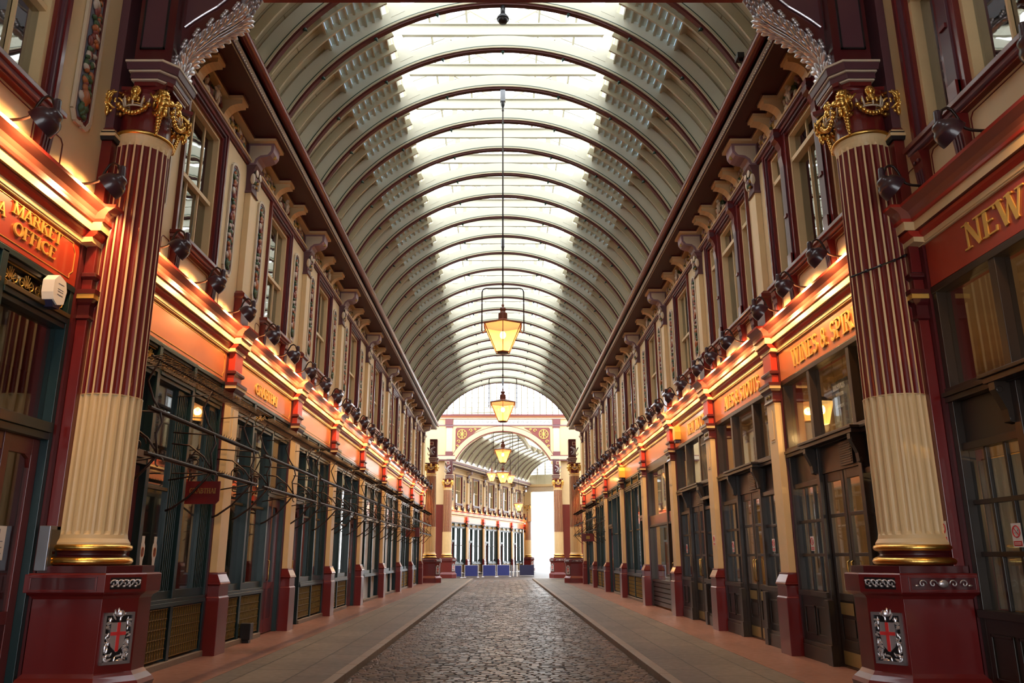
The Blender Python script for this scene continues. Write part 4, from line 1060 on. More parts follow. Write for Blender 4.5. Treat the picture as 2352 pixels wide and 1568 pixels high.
s1 = make_spandrel(1); s1.location = (-COLX, 9.3, 0); s1['label'] = 'maroon spandrel with silver leaf bracket above the near left column'
s2 = make_spandrel(-1); s2.location = (COLX, 9.3, 0); s2['label'] = 'maroon spandrel with silver leaf bracket above the near right column'
s3 = make_spandrel(1, True); s3.location = (-4.62, 51.95, 0); s3['label'] = 'silver dragon and block on the distant left column at the end of the shop row'
s4 = make_spandrel(-1, True); s4.location = (4.62, 51.95, 0); s4['label'] = 'silver dragon and block on the distant right column at the end of the shop row'
s5 = dup(s3, (-4.30, 63.0, 0), 0, 'silver dragon and block under the left foot of the distant cross arch')
s6 = dup(s4, (4.30, 63.0, 0), 0, 'silver dragon and block under the right foot of the distant cross arch')
for o in (s1, s2, s3, s4, s5, s6): o['category'] = 'column block'
b = MB(); b.box(-3.28, 3.28, 9.12, 9.30, 8.96, 9.55, 'maroon_deep'); b.box(-3.28, 3.28, 9.08, 9.34, 8.93, 8.96, 'maroon')
x = -3.2
while x < 3.2: b.box(x, x + .05, 9.10, 9.14, 8.915, 8.93, 'maroon'); x += .13
g_ = b.build('cross_girder'); tag(g_, 'dark red iron girder spanning the arcade between the near columns', 'girder')
for sd in (-1, 1):
    b = MB(); b.box(sd * 3.29, sd * 5.2, 9.45, 9.62, 9.62, 13.0, 'roof_cream'); structure(b.build('wall_vault_end'))

# ================================================================== LANTERNS
def make_lantern():
    t = thing('hanging_lantern', '', 'lantern')                 # origin under the vault crown where the rod is fixed
    Z = -12.55
    b = MB(); b.box(-.06, .06, -.05, .05, -.33, -.03, 'grey_metal'); b.lathe([(.05, -.33), (.045, -.42), (.02, -.5), (.02, -.55)], (0, 0, 0), 'black', 10); b.tube([(0, 0, -.5), (0, 0, 7.46 + Z)], .016, 'iron', 8)
    for z in (-.56, -5.0): b.blob((0, 0, z), (.028, .028, .05), 'iron')
    b.build('rod', t)
    b = MB(); pts = [(-.47, 0, 6.45 + Z), (-.47, 0, 7.36 + Z)] + [(-.37 - .10 * math.cos(a), 0, 7.36 + .10 * math.sin(a) + Z) for a in (.4, .8, 1.2, 1.57)] + [(0, 0, 7.46 + Z)]
    b.tube(pts, .014, 'iron', 8); b.tube([(-x, y, z) for x, y, z in pts], .014, 'iron', 8)
    b.tube([(0, 0, 7.46 + Z), (0, 0, 7.05 + Z)], .008, 'iron', 6)
    for s_ in (-1, 1): b.tube([(s_ * .47, 0, 6.47 + Z), (s_ * .44, 0, 6.40 + Z), (s_ * .40, 0, 6.45 + Z), (s_ * .40, 0, 6.60 + Z)], .012, 'copper', 6)
    b.build('yoke', t, smooth=True)
    b = MB(); b.lathe([(.001, 7.09), (.02, 7.08), (.03, 7.05), (.015, 7.0), (.06, 6.99), (.075, 6.97), (.07, 6.94), (.05, 6.92), (.07, 6.88), (.10, 6.86), (.10, 6.72)], (0, 0, Z), 'copper', 18)
    b.lathe([(.10, 6.72), (.48, 6.60), (.49, 6.575), (.46, 6.575)], (0, 0, Z), 'copper', 6, a0=-PI / 2, a1=1.5 * PI); b.build('hood', t)
    def hx(r, z): return [(r * math.cos(-PI / 2 + i * PI / 3), r * math.sin(-PI / 2 + i * PI / 3), z + Z) for i in range(6)]
    b = MB(); b.loft([hx(.455, 6.575), hx(.160, 5.965)], 'lit_glass', cap=False); b.build('glazing', t)
    b = MB(); A, Bq = hx(.46, 6.575), hx(.165, 5.96)
    for i in range(6): b.tube([A[i], Bq[i]], .009, 'copper', 5); b.tube([A[i], A[(i + 1) % 6]], .012, 'copper', 5); b.tube([Bq[i], Bq[(i + 1) % 6]], .012, 'copper', 5)
    b.lathe([(.001, 5.93), (.12, 5.94), (.15, 5.96), (.001, 5.97)], (0, 0, Z), 'copper', 6, a0=-PI / 2, a1=1.5 * PI); b.tube([(0, 0, 5.96 + Z), (0, 0, 6.2 + Z)], .01, 'copper', 6); b.build('frame', t)
    b = MB(); b.blob((0, 0, 6.36 + Z), (.07, .07, .09), 'mantle'); b.build('mantle', t, smooth=True)
    lamp_light('lantern_light', 'POINT', (0, 0, 6.30 + Z), LANT_W, (1.0, .62, .26), t, .12)
    return t
ln = make_lantern(); ln.location = (0, 17.11, 12.55); ln['label'] = 'largest, nearest copper lantern glowing on a long rod under the vault'; ln['group'] = 'hanging lanterns'
for y, x, z, lab in ((26.49, 0, 12.55, 'second copper lantern on the vault axis, directly below the nearest one in view'), (38.77 + (PN[6] - PN[5]) * 0 , 0, 12.55, 'third copper lantern on the vault axis, small, before the distant arch'),
                     (49.7, 0, 12.55, 'fourth copper lantern on the vault axis, middle of the tight distant cluster'), (63.6, -.88, 13.9, 'small distant lantern at the left of the tight cluster'),
                     (66.5, .60, 14.0, 'small distant lantern at the right of the tight cluster'), (71.0, 1.38, 12.0, 'lowest small lantern hanging before the bright far street')):
    dup(ln, (x, y, z), 0, lab)
t = thing('hanging_floodlight', 'black spherical floodlight hanging from a rib at the top of the view', 'lamp', (0, 14.12, 12.60))
b = MB(); b.tube([(0, 0, -.02), (0, 0, -.22)], .05, 'black', 10); b.build('stem', t, smooth=True)
b = MB(); b.lathe([(.001, -.42), (.08, -.40), (.11, -.34), (.11, -.28), (.08, -.22), (.001, -.20)], (0, 0, 0), 'black', 20); b.lathe([(.11, -.33), (.125, -.33), (.125, -.29), (.11, -.29)], (0, 0, 0), 'black', 20); b.build('housing', t, smooth=True)

# ================================================================== SHOPFRONTS
def palmette_grille(b, y0, y1, z0, z1, n, m='old_gold'):
    """row of little gilt palmettes and scrolls in the upper light"""
    N = max(2, round((y1 - y0) / .30)); h = z1 - z0
    b.box(n, n + .012, y0, y1, z0, z0 + .014, m); b.box(n, n + .012, y0, y1, z1 - .014, z1, m)
    for i in range(N):
        c = y0 + (i + .5) * (y1 - y0) / N; w_ = (y1 - y0) / N
        for k in range(-3, 4):
            a = k * .42; b.bar((n + .006, c, z0 + .25 * h), (n + .006, c + math.sin(a) * h * .42, z0 + .25 * h + math.cos(a) * h * .6), .014, m, .01)
        for s_ in (-1, 1):
            pts = [(n + .006, c + s_ * (w_ * .30 + .038 * math.cos(q / 8 * 2 * PI)), z0 + .42 * h + .045 * math.sin(q / 8 * 2 * PI)) for q in range(9)]
            b.tube(pts, .007, m, 4, cap=False)
            b.bar((n + .006, c + s_ * .02, z0 + .02), (n + .006, c + s_ * w_ * .3, z0 + .2 * h), .012, m, .01)
def stall_grille(b, y0, y1, z0, z1, n):
    b.box(n - .02, n, y0, y1, z0, z1, 'bronze')
    N = max(3, int((y1 - y0) / .085))
    for i in range(N):
        c = y0 + (i + .5) * (y1 - y0) / N
        for r in range(5):
            zc = z0 + (r + .5) * (z1 - z0) / 5
            b.box(n, n + .010, c - .004, c + .004, zc - .055, zc + .055, 'old_gold'); b.blob((n + .006, c, zc), (.008, .02, .014), 'old_gold', seg=5, rings=3)
            b.blob((n + .006, c + .04, zc + .06), (.007, .014, .02), 'bronze', seg=5, rings=3)
    for r in range(6): z = z0 + r * (z1 - z0) / 5; b.box(n, n + .008, y0, y1, z - .005, z + .005, 'old_gold')
def shop_green(label, hb, door=-1, brick=False, sgn=1, badges=False):
    """hb half width; door: side (-1 or 1) of the door bay"""
    t = thing('shopfront', label, 'shopfront'); N = -.08; P = 'green_paint'
    def yy(v): return v * (1 if door < 0 else -1)
    def bx(b, n0, n1, a, c, z0, z1, m): b.box(n0, n1, yy(a), yy(c), z0, z1, m)
    d1 = -hb + 1.28                                     # edge of the door bay
    f = MB(); bx(f, -.20, -.03, -hb, -hb + .07, 0, 4.64, P); bx(f, -.20, -.03, hb - .07, hb, 0, 4.64, P); bx(f, -.20, -.02, -hb, hb, 4.575, 4.64, P); bx(f, -.20, -.05, -hb, hb, 4.53, 4.575, 'black')
    w0 = d1 + .10; half = (hb - .07 - w0) / 2; m2 = w0 + half
    bx(f, -.20, -.02, d1, d1 + .10, 0, 4.60, P)
    bx(f, -.20, -.02, m2 - .05, m2 + .05, .08, 4.60, P)
    # broad fluted panels beside the panes
    for (a, c) in ((m2 - .05 - .38, m2 - .05), (hb - .07 - .38, hb - .07)):
        bx(f, -.22, -.09, a, c, .95, 4.14, P)
        for q in range(5): yv = a + .05 + q * .07; bx(f, -.09, -.075, yv, yv + .025, 1.05, 4.05, P)
    bx(f, -.24, .01, w0 - .02, hb - .07, .87, .93, P); bx(f, -.22, -.01, w0, hb - .07, .93, .98, P); bx(f, -.2, -.06, w0, hb - .07, .98, 1.10, P)
    bx(f, -.20, .0, -hb + .07, d1, 2.92, 3.03, P); bx(f, -.2, -.03, -hb + .07, d1, 2.84, 2.92, P)
    bx(f, -.22, .02, w0 - .03, hb, .0, .09, 'granite')
    for (a, c) in ((-hb + .07, d1), (w0, m2 - .05), (m2 + .05, hb - .07)):
        bx(f, -.20, .01, a, c, 4.24, 4.29, 'bronze' if not brick else P); bx(f, -.20, -.01, a, c, 4.18, 4.24, P); bx(f, -.20, -.04, a, c, 4.12, 4.18, P)
    for (a, c) in ((w0, m2 - .43), (m2 + .05, hb - .45)): bx(f, -.16, -.10, a, c, 2.55, 2.60, 'bronze')
    f.build('frame', t, bevel=.005)
    g = MB()
    for (a, c) in ((w0, m2 - .43), (m2 + .05, hb - .45)): bx(g, -.142, -.138, a, c, 1.0, 4.14, 'glass')
    bx(g, -.142, -.138, -hb + .07, d1, 3.03, 4.14, 'glass'); bx(g, -.150, -.146, -hb + .07, hb - .07, 4.28, 4.54, 'glass'); g.build('glazing', t)
    if not brick:
        q = MB()
        for (a, c) in ((-hb + .07, d1), (w0, m2 - .05), (m2 + .05, hb - .07)):
            a2, c2 = sorted((yy(a), yy(c))); palmette_grille(q, a2 + .02, c2 - .02, 4.30, 4.53, -.09)
        q.build('fanlight_grille', t)
        q = MB()
        for (a, c) in ((w0, m2 - .05), (m2 + .05, hb - .07)):
            a2, c2 = sorted((yy(a), yy(c))); stall_grille(q, a2 + .04, c2 - .04, .14, .84, -.05)
        q.build('stall_grille', t)
    else:
        q = MB(); bx(q, -.13, -.12, w0, m2 - .05, .0, 2.9, 'white_brick'); bx(q, -.13, -.12, m2 + .05, hb - .45, .0, 2.9, 'white_brick')
        bx(q, -.16, -.04, w0, hb - .07, 2.9, 2.97, 'white'); bx(q, -.125, -.11, w0, hb - .07, 2.97, 3.6, 'fascia_red')
        a = w0 + .1
        while a < hb - .1: bx(q, -.11, -.09, a, a + .03, 3.7, 4.5, 'pale_trim'); a += .2
        q.build('tiled_panel', t)
    # door
    a, c = -hb + .07, d1
    d = MB(); bx(d, -.18, -.12, a, a + .13, .02, 2.84, 'door_red'); bx(d, -.18, -.12, c - .13, c, .02, 2.84, 'door_red'); bx(d, -.18, -.12, a + .13, c - .13, 2.66, 2.84, 'door_red')
    bx(d, -.18, -.12, a + .13, c - .13, .02, .30, 'door_red'); bx(d, -.17, -.13, a + .13, c - .13, .30, .92, 'maroon_deep'); bx(d, -.18, -.12, a + .13, c - .13, .92, 1.05, 'door_red'); bx(d, -.18, -.11, (a + c) / 2 - .05, (a + c) / 2 + .05, .02, 2.84, 'door_red')
    for s_ in (a + .13, c - .13):
        r = .12 * (1 if s_ < (a + c) / 2 else -1); pp = [(yy(s_), 2.66), (yy(s_ + r), 2.66), (yy(s_ + r * .3), 2.62), (yy(s_), 2.52)]; d.prism(pp, 'x', -.17, -.125, 'door_red')
    dd = d.build('door', t, bevel=.004); g = MB(); bx(g, -.152, -.148, a + .13, c - .13, 1.05, 2.66, 'glass'); g.build('door_glass', dd)
    h = MB(); ym = yy((a + c) / 2 + .09); h.tube([(-.11, ym, 1.1), (-.07, ym, 1.12), (-.07, ym, 1.5), (-.11, ym, 1.52)], .012, 'brass', 8); h.build('door_handle', dd, smooth=True)
    return t
def console_br(b, y, P):
    b.prism([(-.06, 2.86), (.02, 2.88), (.03, 3.0), (.08, 3.12), (.12, 3.2), (.12, 3.28), (-.06, 3.28)], 'y', y - .05, y + .05, P)
    b.lathe([(.001, -.055), (.035, -.055), (.035, .055), (.001, .055)], (.075, y, 3.20), P, 12, axis='y'); b.lathe([(.001, -.055), (.028, -.055), (.028, .055), (.001, .055)], (-.005, y, 2.91), P, 12, axis='y')
def shop_pub(label, hb, shutter=False):
    t = thing('shopfront', label, 'shopfront'); P = 'brown_paint'
    f = MB()
    for s_ in (-1, 1): f.box(-.20, -.03, s_ * hb, s_ * (hb - .09), 0, 4.64, P); f.box(-.20, -.03, s_ * .72, s_ * .83, 0, 4.60, P)
    f.box(-.2, -.02, -hb, hb, 4.56, 4.64, P); f.box(-.2, 0, -hb, hb, 3.27, 3.33, P); f.box(-.2, .03, -hb, hb, 3.33, 3.38, P); f.box(-.2, -.01, -hb, hb, 3.38, 3.43, P)
    f.box(-.2, .13, -.98, .98, 3.28, 3.34, P); f.box(-.2, .16, -1.02, 1.02, 3.34, 3.38, P)
    for s_ in (-1, 1): console_br(f, s_ * .86, P); 
    for s_ in (-1, 1):
        ya, yb = sorted((s_ * .83, s_ * (hb - .09)))
        f.box(-.18, -.06, ya, yb, 2.72, 2.80, P)
        f.box(-.18, -.12, ya, yb, 2.80, 3.27, 'brown_paint')
        for k in range(1, 3): y = ya + (yb - ya) * k / 3; f.box(-.145, -.10, y - .022, y + .022, 1.06, 2.72, P)
        for z in (1.62, 2.16): f.box(-.15, -.095, ya, yb, z - .025, z + .025, P)
        f.box(-.2, .02, ya - .04, yb + .04, .98, 1.06, P)
        f.box(-.2, -.03, ya, yb, 0, .98, P); f.box(-.2, .03, ya, yb, 0, .22, P); f.box(-.2, .015, ya, yb, .22, .28, P)
        for k in range(2):
            a = ya + .08 + k * (yb - ya - .08) / 2; c = ya + (k + 1) * (yb - ya - .08) / 2
            for (p0, p1, q0, q1) in ((a, c, .38, .41), (a, c, .80, .83), (a, a + .03, .38, .83), (c - .03, c, .38, .83)): f.box(-.03, -.012, p0, p1, q0, q1, P)
        f.box(-.05, .04, s_ * .70, s_ * .86, 0, .95, P); f.box(-.05, .06, s_ * .69, s_ * .87, 0, .30, P)
    f.build('frame', t, bevel=.005)
    g = MB()
    for s_ in (-1, 1): g.box(-.142, -.138, s_ * .83, s_ * (hb - .09), 3.43, 4.56, 'glass'); g.box(-.132, -.128, s_ * .83, s_ * (hb - .09), 1.06, 2.72, 'glass')
    g.box(-.142, -.138, -.72, .72, 3.43, 4.56, 'glass'); g.build('glazing', t)
    v = MB(); v.box(-.16, -.08, -.72, .72, 2.86, 3.27, P)
    for s_ in (-1,): 
        v.box(-.08, -.04, .10, .55, 2.90, 3.25, P)
        for k in range(9): v.box(-.04, -.03, .13, .52, 2.93 + k * .034, 2.945 + k * .034, 'black')
    v.build('vent_panel', t)
    for s_ in (-1, 1):
        a, c = sorted((s_ * .02, s_ * .70))
        d = MB(); d.box(-.17, -.11, a, a + .09, .02, 2.86, P); d.box(-.17, -.11, c - .09, c, .02, 2.86, P)
        for z0, z1 in ((2.72, 2.86), (2.18, 2.23), (1.60, 1.65), (.96, 1.06), (.28, .40)): d.box(-.17, -.11, a + .09, c - .09, z0, z1, P)
        d.box(-.16, -.13, a + .09, c - .09, .40, .96, P); d.box(-.17, -.11, a + .09, c - .09, .02, .28, P); d.box(-.125, -.115, a + .14, c - .14, .45, .70, P)
        dd = d.build('door', t, bevel=.004)
        g = MB(); g.box(-.142, -.138, a + .09, c - .09, 1.06, 2.72, 'glass'); g.build('door_glass', dd)
        k = MB(); k.box(-.108, -.104, a + .05, c - .05, .05, .24, 'brass_plate'); k.build('kick_plate', dd)
        k = MB(); k.box(-.108, -.104, a + .11, c - .11, .76, .93, 'brass_plate'); k.build('push_plate', dd)
        h = MB(); y = s_ * .065; h.tube([(-.10, y, 1.12), (-.06, y, 1.14), (-.06, y, 1.52), (-.10, y, 1.54)], .014, 'brass', 8); h.build('door_handle', dd, smooth=True)
    if shutter:
        q = MB(); ya, yb = .83, hb - .09
        q.box(-.10, -.06, ya, yb, 3.0, 4.56, P); n = 9
        for k in range(n): y = ya + (k + .5) * (yb - ya) / n; q.box(-.06, -.045, y - .03, y + .03, 3.0, 4.5, 'brown_paint')
        q.box(-.06, -.03, ya + .1, yb - .1, 4.30, 4.34, P); q.box(-.1, .03, ya - .03, yb + .03, 2.95, 3.02, P); console_br(q, ya + .15, P); q.build('timber_panel', t)
    return t
def shop_plain(label, hb):
    t = thing('shopfront', label, 'shopfront'); P = 'brown_paint'; f = MB()
    for y in (-hb, hb - .08): f.box(-.2, -.03, y, y + .08, 0, 4.64, P)
    f.box(-.2, -.03, -hb, hb, 4.38, 4.64, P); f.box(-.2, -.02, .9, 1.05, 0, 4.4, P); f.box(-.2, -.04, -hb, hb, 2.55, 2.62, P); f.box(-.2, -.05, -hb, hb, .78, .86, P)
    f.build('frame', t, bevel=.005)
    q = MB(); q.box(-.18, -.06, -hb + .08, hb - .08, 2.62, 2.92, 'fascia_dark'); q.build('transom_board', t)
    q = MB()
    for k in range(5): q.box(-.17, -.07, -hb + .08, .9, .06 + k * .145, .18 + k * .145, P)
    q.build('stall_boards', t)
    g = MB(); g.box(-.142, -.138, -hb + .08, .9, .86, 2.55, 'glass'); g.box(-.142, -.138, -hb + .08, .9, 2.92, 4.38, 'glass'); g.box(-.142, -.138, 1.05, hb - .08, 2.92, 4.38, 'glass'); g.build('glazing', t)
    d = MB(); d.box(-.18, -.12, 1.05, hb - .08, .02, .9, P); d.box(-.18, -.12, 1.05, 1.16, .9, 2.55, P); d.box(-.18, -.12, hb - .19, hb - .08, .9, 2.55, P); d.box(-.18, -.12, 1.16, hb - .19, 2.45, 2.55, P); dd = d.build('door', t)
    h = MB(); h.tube([(-.11, 1.11, 1.1), (-.08, 1.11, 1.12), (-.08, 1.11, 1.4), (-.11, 1.11, 1.42)], .012, 'brass', 8); h.build('door_handle', dd)
    return t
POS = {0: 'beside the camera', 1: 'just past the near column', 2: 'second bay past the column', 3: 'third bay past the column', 4: 'fourth bay past the column',
       5: 'fifth bay past the column', 6: 'sixth bay past the column', 7: 'seventh bay past the column', 8: 'last bay of the row'}
for sd in (-1, 1):
    for i, (a, c) in enumerate(BAYS):
        loc, rz = wall_pose(sd, (a + c) / 2); hb = (c - a) / 2
        if sd < 0:
            if i in (5, 6): t = shop_green('green shopfront with white tiles, %s on the left' % POS[i], hb, -1, True)
            elif i == 0: t = shop_green('dark green shopfront of the office beside the camera on the left', hb, 1)
            else: t = shop_green('dark green shopfront with red door, %s on the left' % POS[i], hb, -1 if i % 2 else 1)
        else:
            if i < 3: t = shop_pub('dark brown pub front with double doors, %s on the right' % POS[i], hb)
            elif i == 3: t = shop_pub('dark brown pub front with vertical timber panel, %s on the right' % POS[i], hb, True)
            elif i == 4: t = shop_plain('brown shopfront with large bare window above slatted boards on the right', hb)
            else: t = shop_green('dark green shopfront, %s on the right' % POS[i], hb, 1 if i % 2 else -1)
        t.location = loc; t.rotation_euler = (0, 0, rz)

# ---- fascia boards with gilt lettering
def fit(t, txt, W, h, z, n=-.028, u0=0, m='gold_paint', **k):
    sq = W / (sum(GL[ch][0] for ch in txt) * h); u = u0 - W / 2
    for wd in txt.split(' '):
        ww = sum(GL[ch][0] for ch in wd) * h * sq
        b = MB(); text_mesh(b, wd, h, u, z, n, m, squeeze=sq, depth=.014, center=False, **k); b.build('lettering', t)
        u += ww + GL[' '][0] * h * sq
FASC = {(-1, 0): ('red fascia board reading MARKET OFFICE in gilt letters at the near left', 'office'), (-1, 1): ('blank orange-red fascia board with thin gilt line past the near left column', 'line'),
        (-1, 2): ('orange-red fascia board reading GRABTHAI on the left', 'grab'), (1, 0): ('dark red fascia board with large gilt letters NEW M at the near right', 'new0'),
        (1, 1): ('orange-red fascia board reading WINES & SPIRITS on the right', 'wines'), (1, 2): ('orange-red fascia board reading ALES & STOUTS on the right', 'ales'), (1, 3): ('orange-red fascia board reading NEW MOON, third beyond the near right column', 'moon')}
for sd in (-1, 1):
    for i, (a, c) in enumerate(BAYS):
        loc, rz = wall_pose(sd, (a + c) / 2); hb = (c - a) / 2
        lab, kind = FASC.get((sd, i), ('blank orange-red fascia board, %s' % POS[i] + ' on the %s' % SIDE[sd], 'line' if sd < 0 else 'plain'))
        t = thing('fascia_board', lab, 'shop sign', loc, rz)
        b = MB(); b.box(-.058, -.030, -hb + .01, hb - .01, 4.65, 5.19, 'fascia_deep' if i == 0 else 'fascia_red'); b.build('board', t)
        if sd < 0:
            b = MB(); k = .10; z0, z1 = 4.71, 5.14; ya, yb = -hb + .10, hb - .10
            pl = [(ya + k * .6, z0), (yb - k * .6, z0), (yb - k * .6, z0 + .05), (yb, z0 + .10), (yb, z1 - .10), (yb - k * .6, z1 - .04), (yb - k * .6, z1), (ya + k * .6, z1), (ya, z1 - .08), (ya, z0 + .08)]
            for q in range(len(pl)): b.bar((-.029, *pl[q]), (-.029, *pl[(q + 1) % len(pl)]), .011, 'gold_paint', .006)
            b.build('gilt_line', t)
        b = MB(); m = (a + c) / 2
        if kind == 'office':
            fit(t, 'MARKET', .93, .135, 5.00, u0=7.99 - m); fit(t, 'OFFICE', .80, .135, 4.80, u0=7.98 - m); fit(t, 'A', .13, .135, 4.90, u0=7.36 - m)
        elif kind == 'grab': fit(t, 'GRABTHAI', 1.62, .22, 4.79, u0=16.68 - m)
        elif kind == 'wines': fit(t, 'WINES & SPIRITS', 3.05, .30, 4.76, u0=-(11.93 - m))
        elif kind == 'ales': fit(t, 'ALES & STOUTS', 2.55, .30, 4.76, u0=-(16.55 - m))
        elif kind == 'moon': fit(t, 'NEW MOON', 2.0, .30, 4.76, u0=-(20.55 - m))
        elif kind == 'new0': fit(t, 'NEW MOON', 2.55, .29, 4.79, u0=-(6.80 - m))

# ================================================================== MEAT RAILS AND HANGING SIGNS ON THE LEFT
def make_rail(length, seed):
    """three spiked rails carried by curled brackets; origin on the wall plane at the near end, rail runs along local +y"""
    t = thing('spiked_rail', '', 'iron rack'); r = random.Random(seed)
    for nm, n, z, rad in (('top_rail', .55, 4.06, .016), ('middle_rail', .60, 3.40, .022), ('lower_rail', .62, 2.83, .022)):
        b = MB(); b.tube([(n, 0, z), (n, length, z)], rad, 'iron', 8)
        y = .05
        while y < length - .02:
            if nm == 'top_rail': b.tube([(n - .17, y, z - .02), (n + .02, y, z), (n + .14, y + .02, z + .03)], [.004, .010, .004], 'iron', 4); y += .075
            else: b.tube([(n, y, z), (n + .02, y, z + .055)], [.010, .002], 'iron', 4); y += .11
        if nm != 'top_rail': b.box(n - .03, n - .02, 0, length, z - .035, z + .02, 'iron')
        b.build(nm, t)
    for y in (.30, length / 2, length - .30):
        b = MB()
        b.tube([(-.02, y, 2.25), (.06, y, 2.28), (.30, y, 2.45), (.52, y, 2.70), (.62, y, 2.83)], .018, 'iron', 6); b.tube([(-.02, y, 2.70), (.62, y, 2.81)], .012, 'iron', 6)
        b.tube([(-.02, y, 3.25), (.25, y, 3.22), (.48, y, 3.05), (.62, y, 2.86)], .014, 'iron', 6); b.tube([(.62, y, 2.83), (.58, y, 3.1), (.64, y, 3.25), (.60, y, 3.4)], .014, 'iron', 6)
        b.tube([(.60, y, 3.4), (.50, y, 3.55), (.40, y, 3.8), (.52, y, 4.06)], .014, 'iron', 6); b.tube([(-.02, y, 3.97), (.55, y, 4.0)], .009, 'iron', 5); b.tube([(-.02, y, 3.42), (.60, y, 3.38)], .012, 'iron', 6)
        pts = [(.34 + .13 * (1 - q / 26) * math.cos(q / 26 * 3.6 * PI), y, 2.98 + .13 * (1 - q / 26) * math.sin(q / 26 * 3.6 * PI)) for q in range(24)]; b.tube(pts, .011, 'iron', 5)
        pts = [(.66 + .05 * math.cos(q / 10 * 1.6 * PI), y, 2.75 + .06 * math.sin(q / 10 * 1.6 * PI)) for q in range(10)]; b.tube(pts, .010, 'iron', 5)
        b.build('scroll_bracket', t, smooth=True)
    return t
rails = [(-1, 9.80, 4.55, 'nearest iron spiked rack with three rails on the left, beside the fluted column'), (-1, 14.75, 4.30, 'second iron spiked rack on the left, above the red doors'),
         (-1, 19.4, 4.2, 'third iron spiked rack on the left'), (-1, 24.0, 4.4, 'fourth iron spiked rack on the left, middle distance'), (-1, 28.9, 4.7, 'fifth iron spiked rack on the left before the white tiles'),
         (-1, 34.2, 4.8, 'sixth iron spiked rack on the left, over the white tiled panels'), (-1, 39.6, 4.6, 'seventh iron spiked rack on the left'), (-1, 44.8, 5.2, 'last, most distant iron spiked rack on the left'),
         (1, 43.4, 4.8, 'distant iron spiked rack on the right wall'), (1, 50.2, 5.4, 'most distant iron spiked rack on the right wall by the far column')]
for k, (sd, y, L, lab) in enumerate(rails):
    t = make_rail(L, k); loc, rz = wall_pose(sd, y); t.location = loc; t.rotation_euler = (0, 0, rz); t['label'] = lab + ('' if len(lab.split()) >= 4 else ' wall'); t['group'] = 'iron spiked racks'
t = thing('hanging_sign', 'small dark red hanging sign reading GRABTHAI under the near left rack', 'shop sign', (-4.55, 12.25, 2.53))
b = MB(); sh = [(-.26, -.17), (.21, -.17), (.26, -.12), (.26, .17), (-.26, .17)]; b.prism(sh, 'y', -.012, .012, 'maroon'); b.build('plate', t)
b = MB(); text_mesh(b, 'GRABTHAI', .075, 0, -.01, -.0125, 'old_gold', depth=-.003, axis='y', squeeze=.40 / (sum(GL[c][0] for c in 'GRABTHAI') * .075)); b.build('lettering', t)
b = MB(); b.tube([(-.2, 0, .17), (-.2, 0, .29)], .008, 'iron', 5); b.tube([(.2, 0, .17), (.2, 0, .29)], .008, 'iron', 5); b.tube([(-.5, 0, .29), (.3, 0, .29)], .012, 'iron', 6); b.build('hanger', t)
t = thing('hanging_sign', 'tiny red and orange hanging sign far along the left row', 'shop sign', (-4.5, 40.8, 2.75))
b = MB(); b.box(-.35, .35, -.012, .012, -.22, .22, 'maroon'); b.box(-.12, .12, -.016, .016, -.22, .22, 'fruit_orange'); b.build('plate', t); b = MB(); b.tube([(-.5, 0, .25), (.35, 0, .25)], .012, 'iron', 6); b.tube([(-.3, 0, .2), (-.3, 0, .26)], .008, 'iron', 5); b.tube([(.3, 0, .2), (.3, 0, .26)], .008, 'iron', 5); b.build('hanger', t)
t = thing('hanging_sign', 'tiny dark red hanging sign far along the right row', 'shop sign', (4.45, 42.9, 2.55))
b = MB(); b.box(-.33, .33, -.012, .012, -.2, .2, 'maroon'); b.box(-.1, .1, -.016, .016, -.08, .08, 'old_gold'); b.build('plate', t); b = MB(); b.tube([(-.33, 0, .24), (.55, 0, .24)], .012, 'iron', 6); b.tube([(-.3, 0, .2), (-.3, 0, .25)], .008, 'iron', 5); b.tube([(.3, 0, .2), (.3, 0, .25)], .008, 'iron', 5); b.build('hanger', t)

# ================================================================== SMALL THINGS ON THE WALLS
def wall_thing(name, lab, cat, sd, y):
    loc, rz = wall_pose(sd, y); return thing(name, lab, cat, loc, rz)
t = wall_thing('alarm_box', 'white hexagonal alarm box on the gilt grille at the near left', 'alarm box', -1, 8.35)
hexa = [(-.13, 4.42), (-.13, 4.56), (-.05, 4.64), (.09, 4.60), (.13, 4.50), (.10, 4.34), (-.02, 4.30), (-.10, 4.34)]
b = MB(); b.prism([(y, z - .04) for y, z in hexa], 'x', -.02, .11, 'sign_white'); b.build('case', t, bevel=.008)
b = MB(); b.prism([(-.10, 4.30), (.09, 4.295), (.05, 4.23), (-.06, 4.23)], 'x', -.02, .09, 'dark_blue'); b.build('strobe', t)
b = MB()
for k, (z, h) in enumerate(((4.50, .006), (4.44, .005), (4.415, .005), (4.375, .008))):
    b.box(.111, .112, -.05, .06, z, z + h, 'grey_metal')
b.build('markings', t)
t = wall_thing('display_case', 'grey framed wall display case beside the dark door at the near left', 'display case', -1, 8.98)
b = MB(); b.box(.0, .12, -.16, .11, 1.45, 1.92, 'grey_metal'); b.build('case', t, bevel=.006); b = MB(); b.box(.121, .124, -.13, .08, 1.49, 1.88, 'poster'); b.build('panel', t)
b = MB(); [b.box(.125, .127, -.08, -.02, 1.52 + k * .05, 1.55 + k * .05, 'brass') for k in range(3)]; b.build('buttons', t)
t = wall_thing('paper_notice', 'white paper notice taped inside the office door at the near left', 'notice', -1, 8.32)
b = MB(); b.box(-.118, -.115, -.11, .11, 1.56, 1.90, 'sign_white'); b.build('sheet', t); b = MB()
for k in range(3): b.box(-.1148, -.1142, -.07, .07, 1.62 + k * .06, 1.632 + k * .06, 'grey_metal')
b.box(-.1148, -.1142, -.01, .01, 1.82, 1.87, 'grey_metal'); b.build('lines', t)
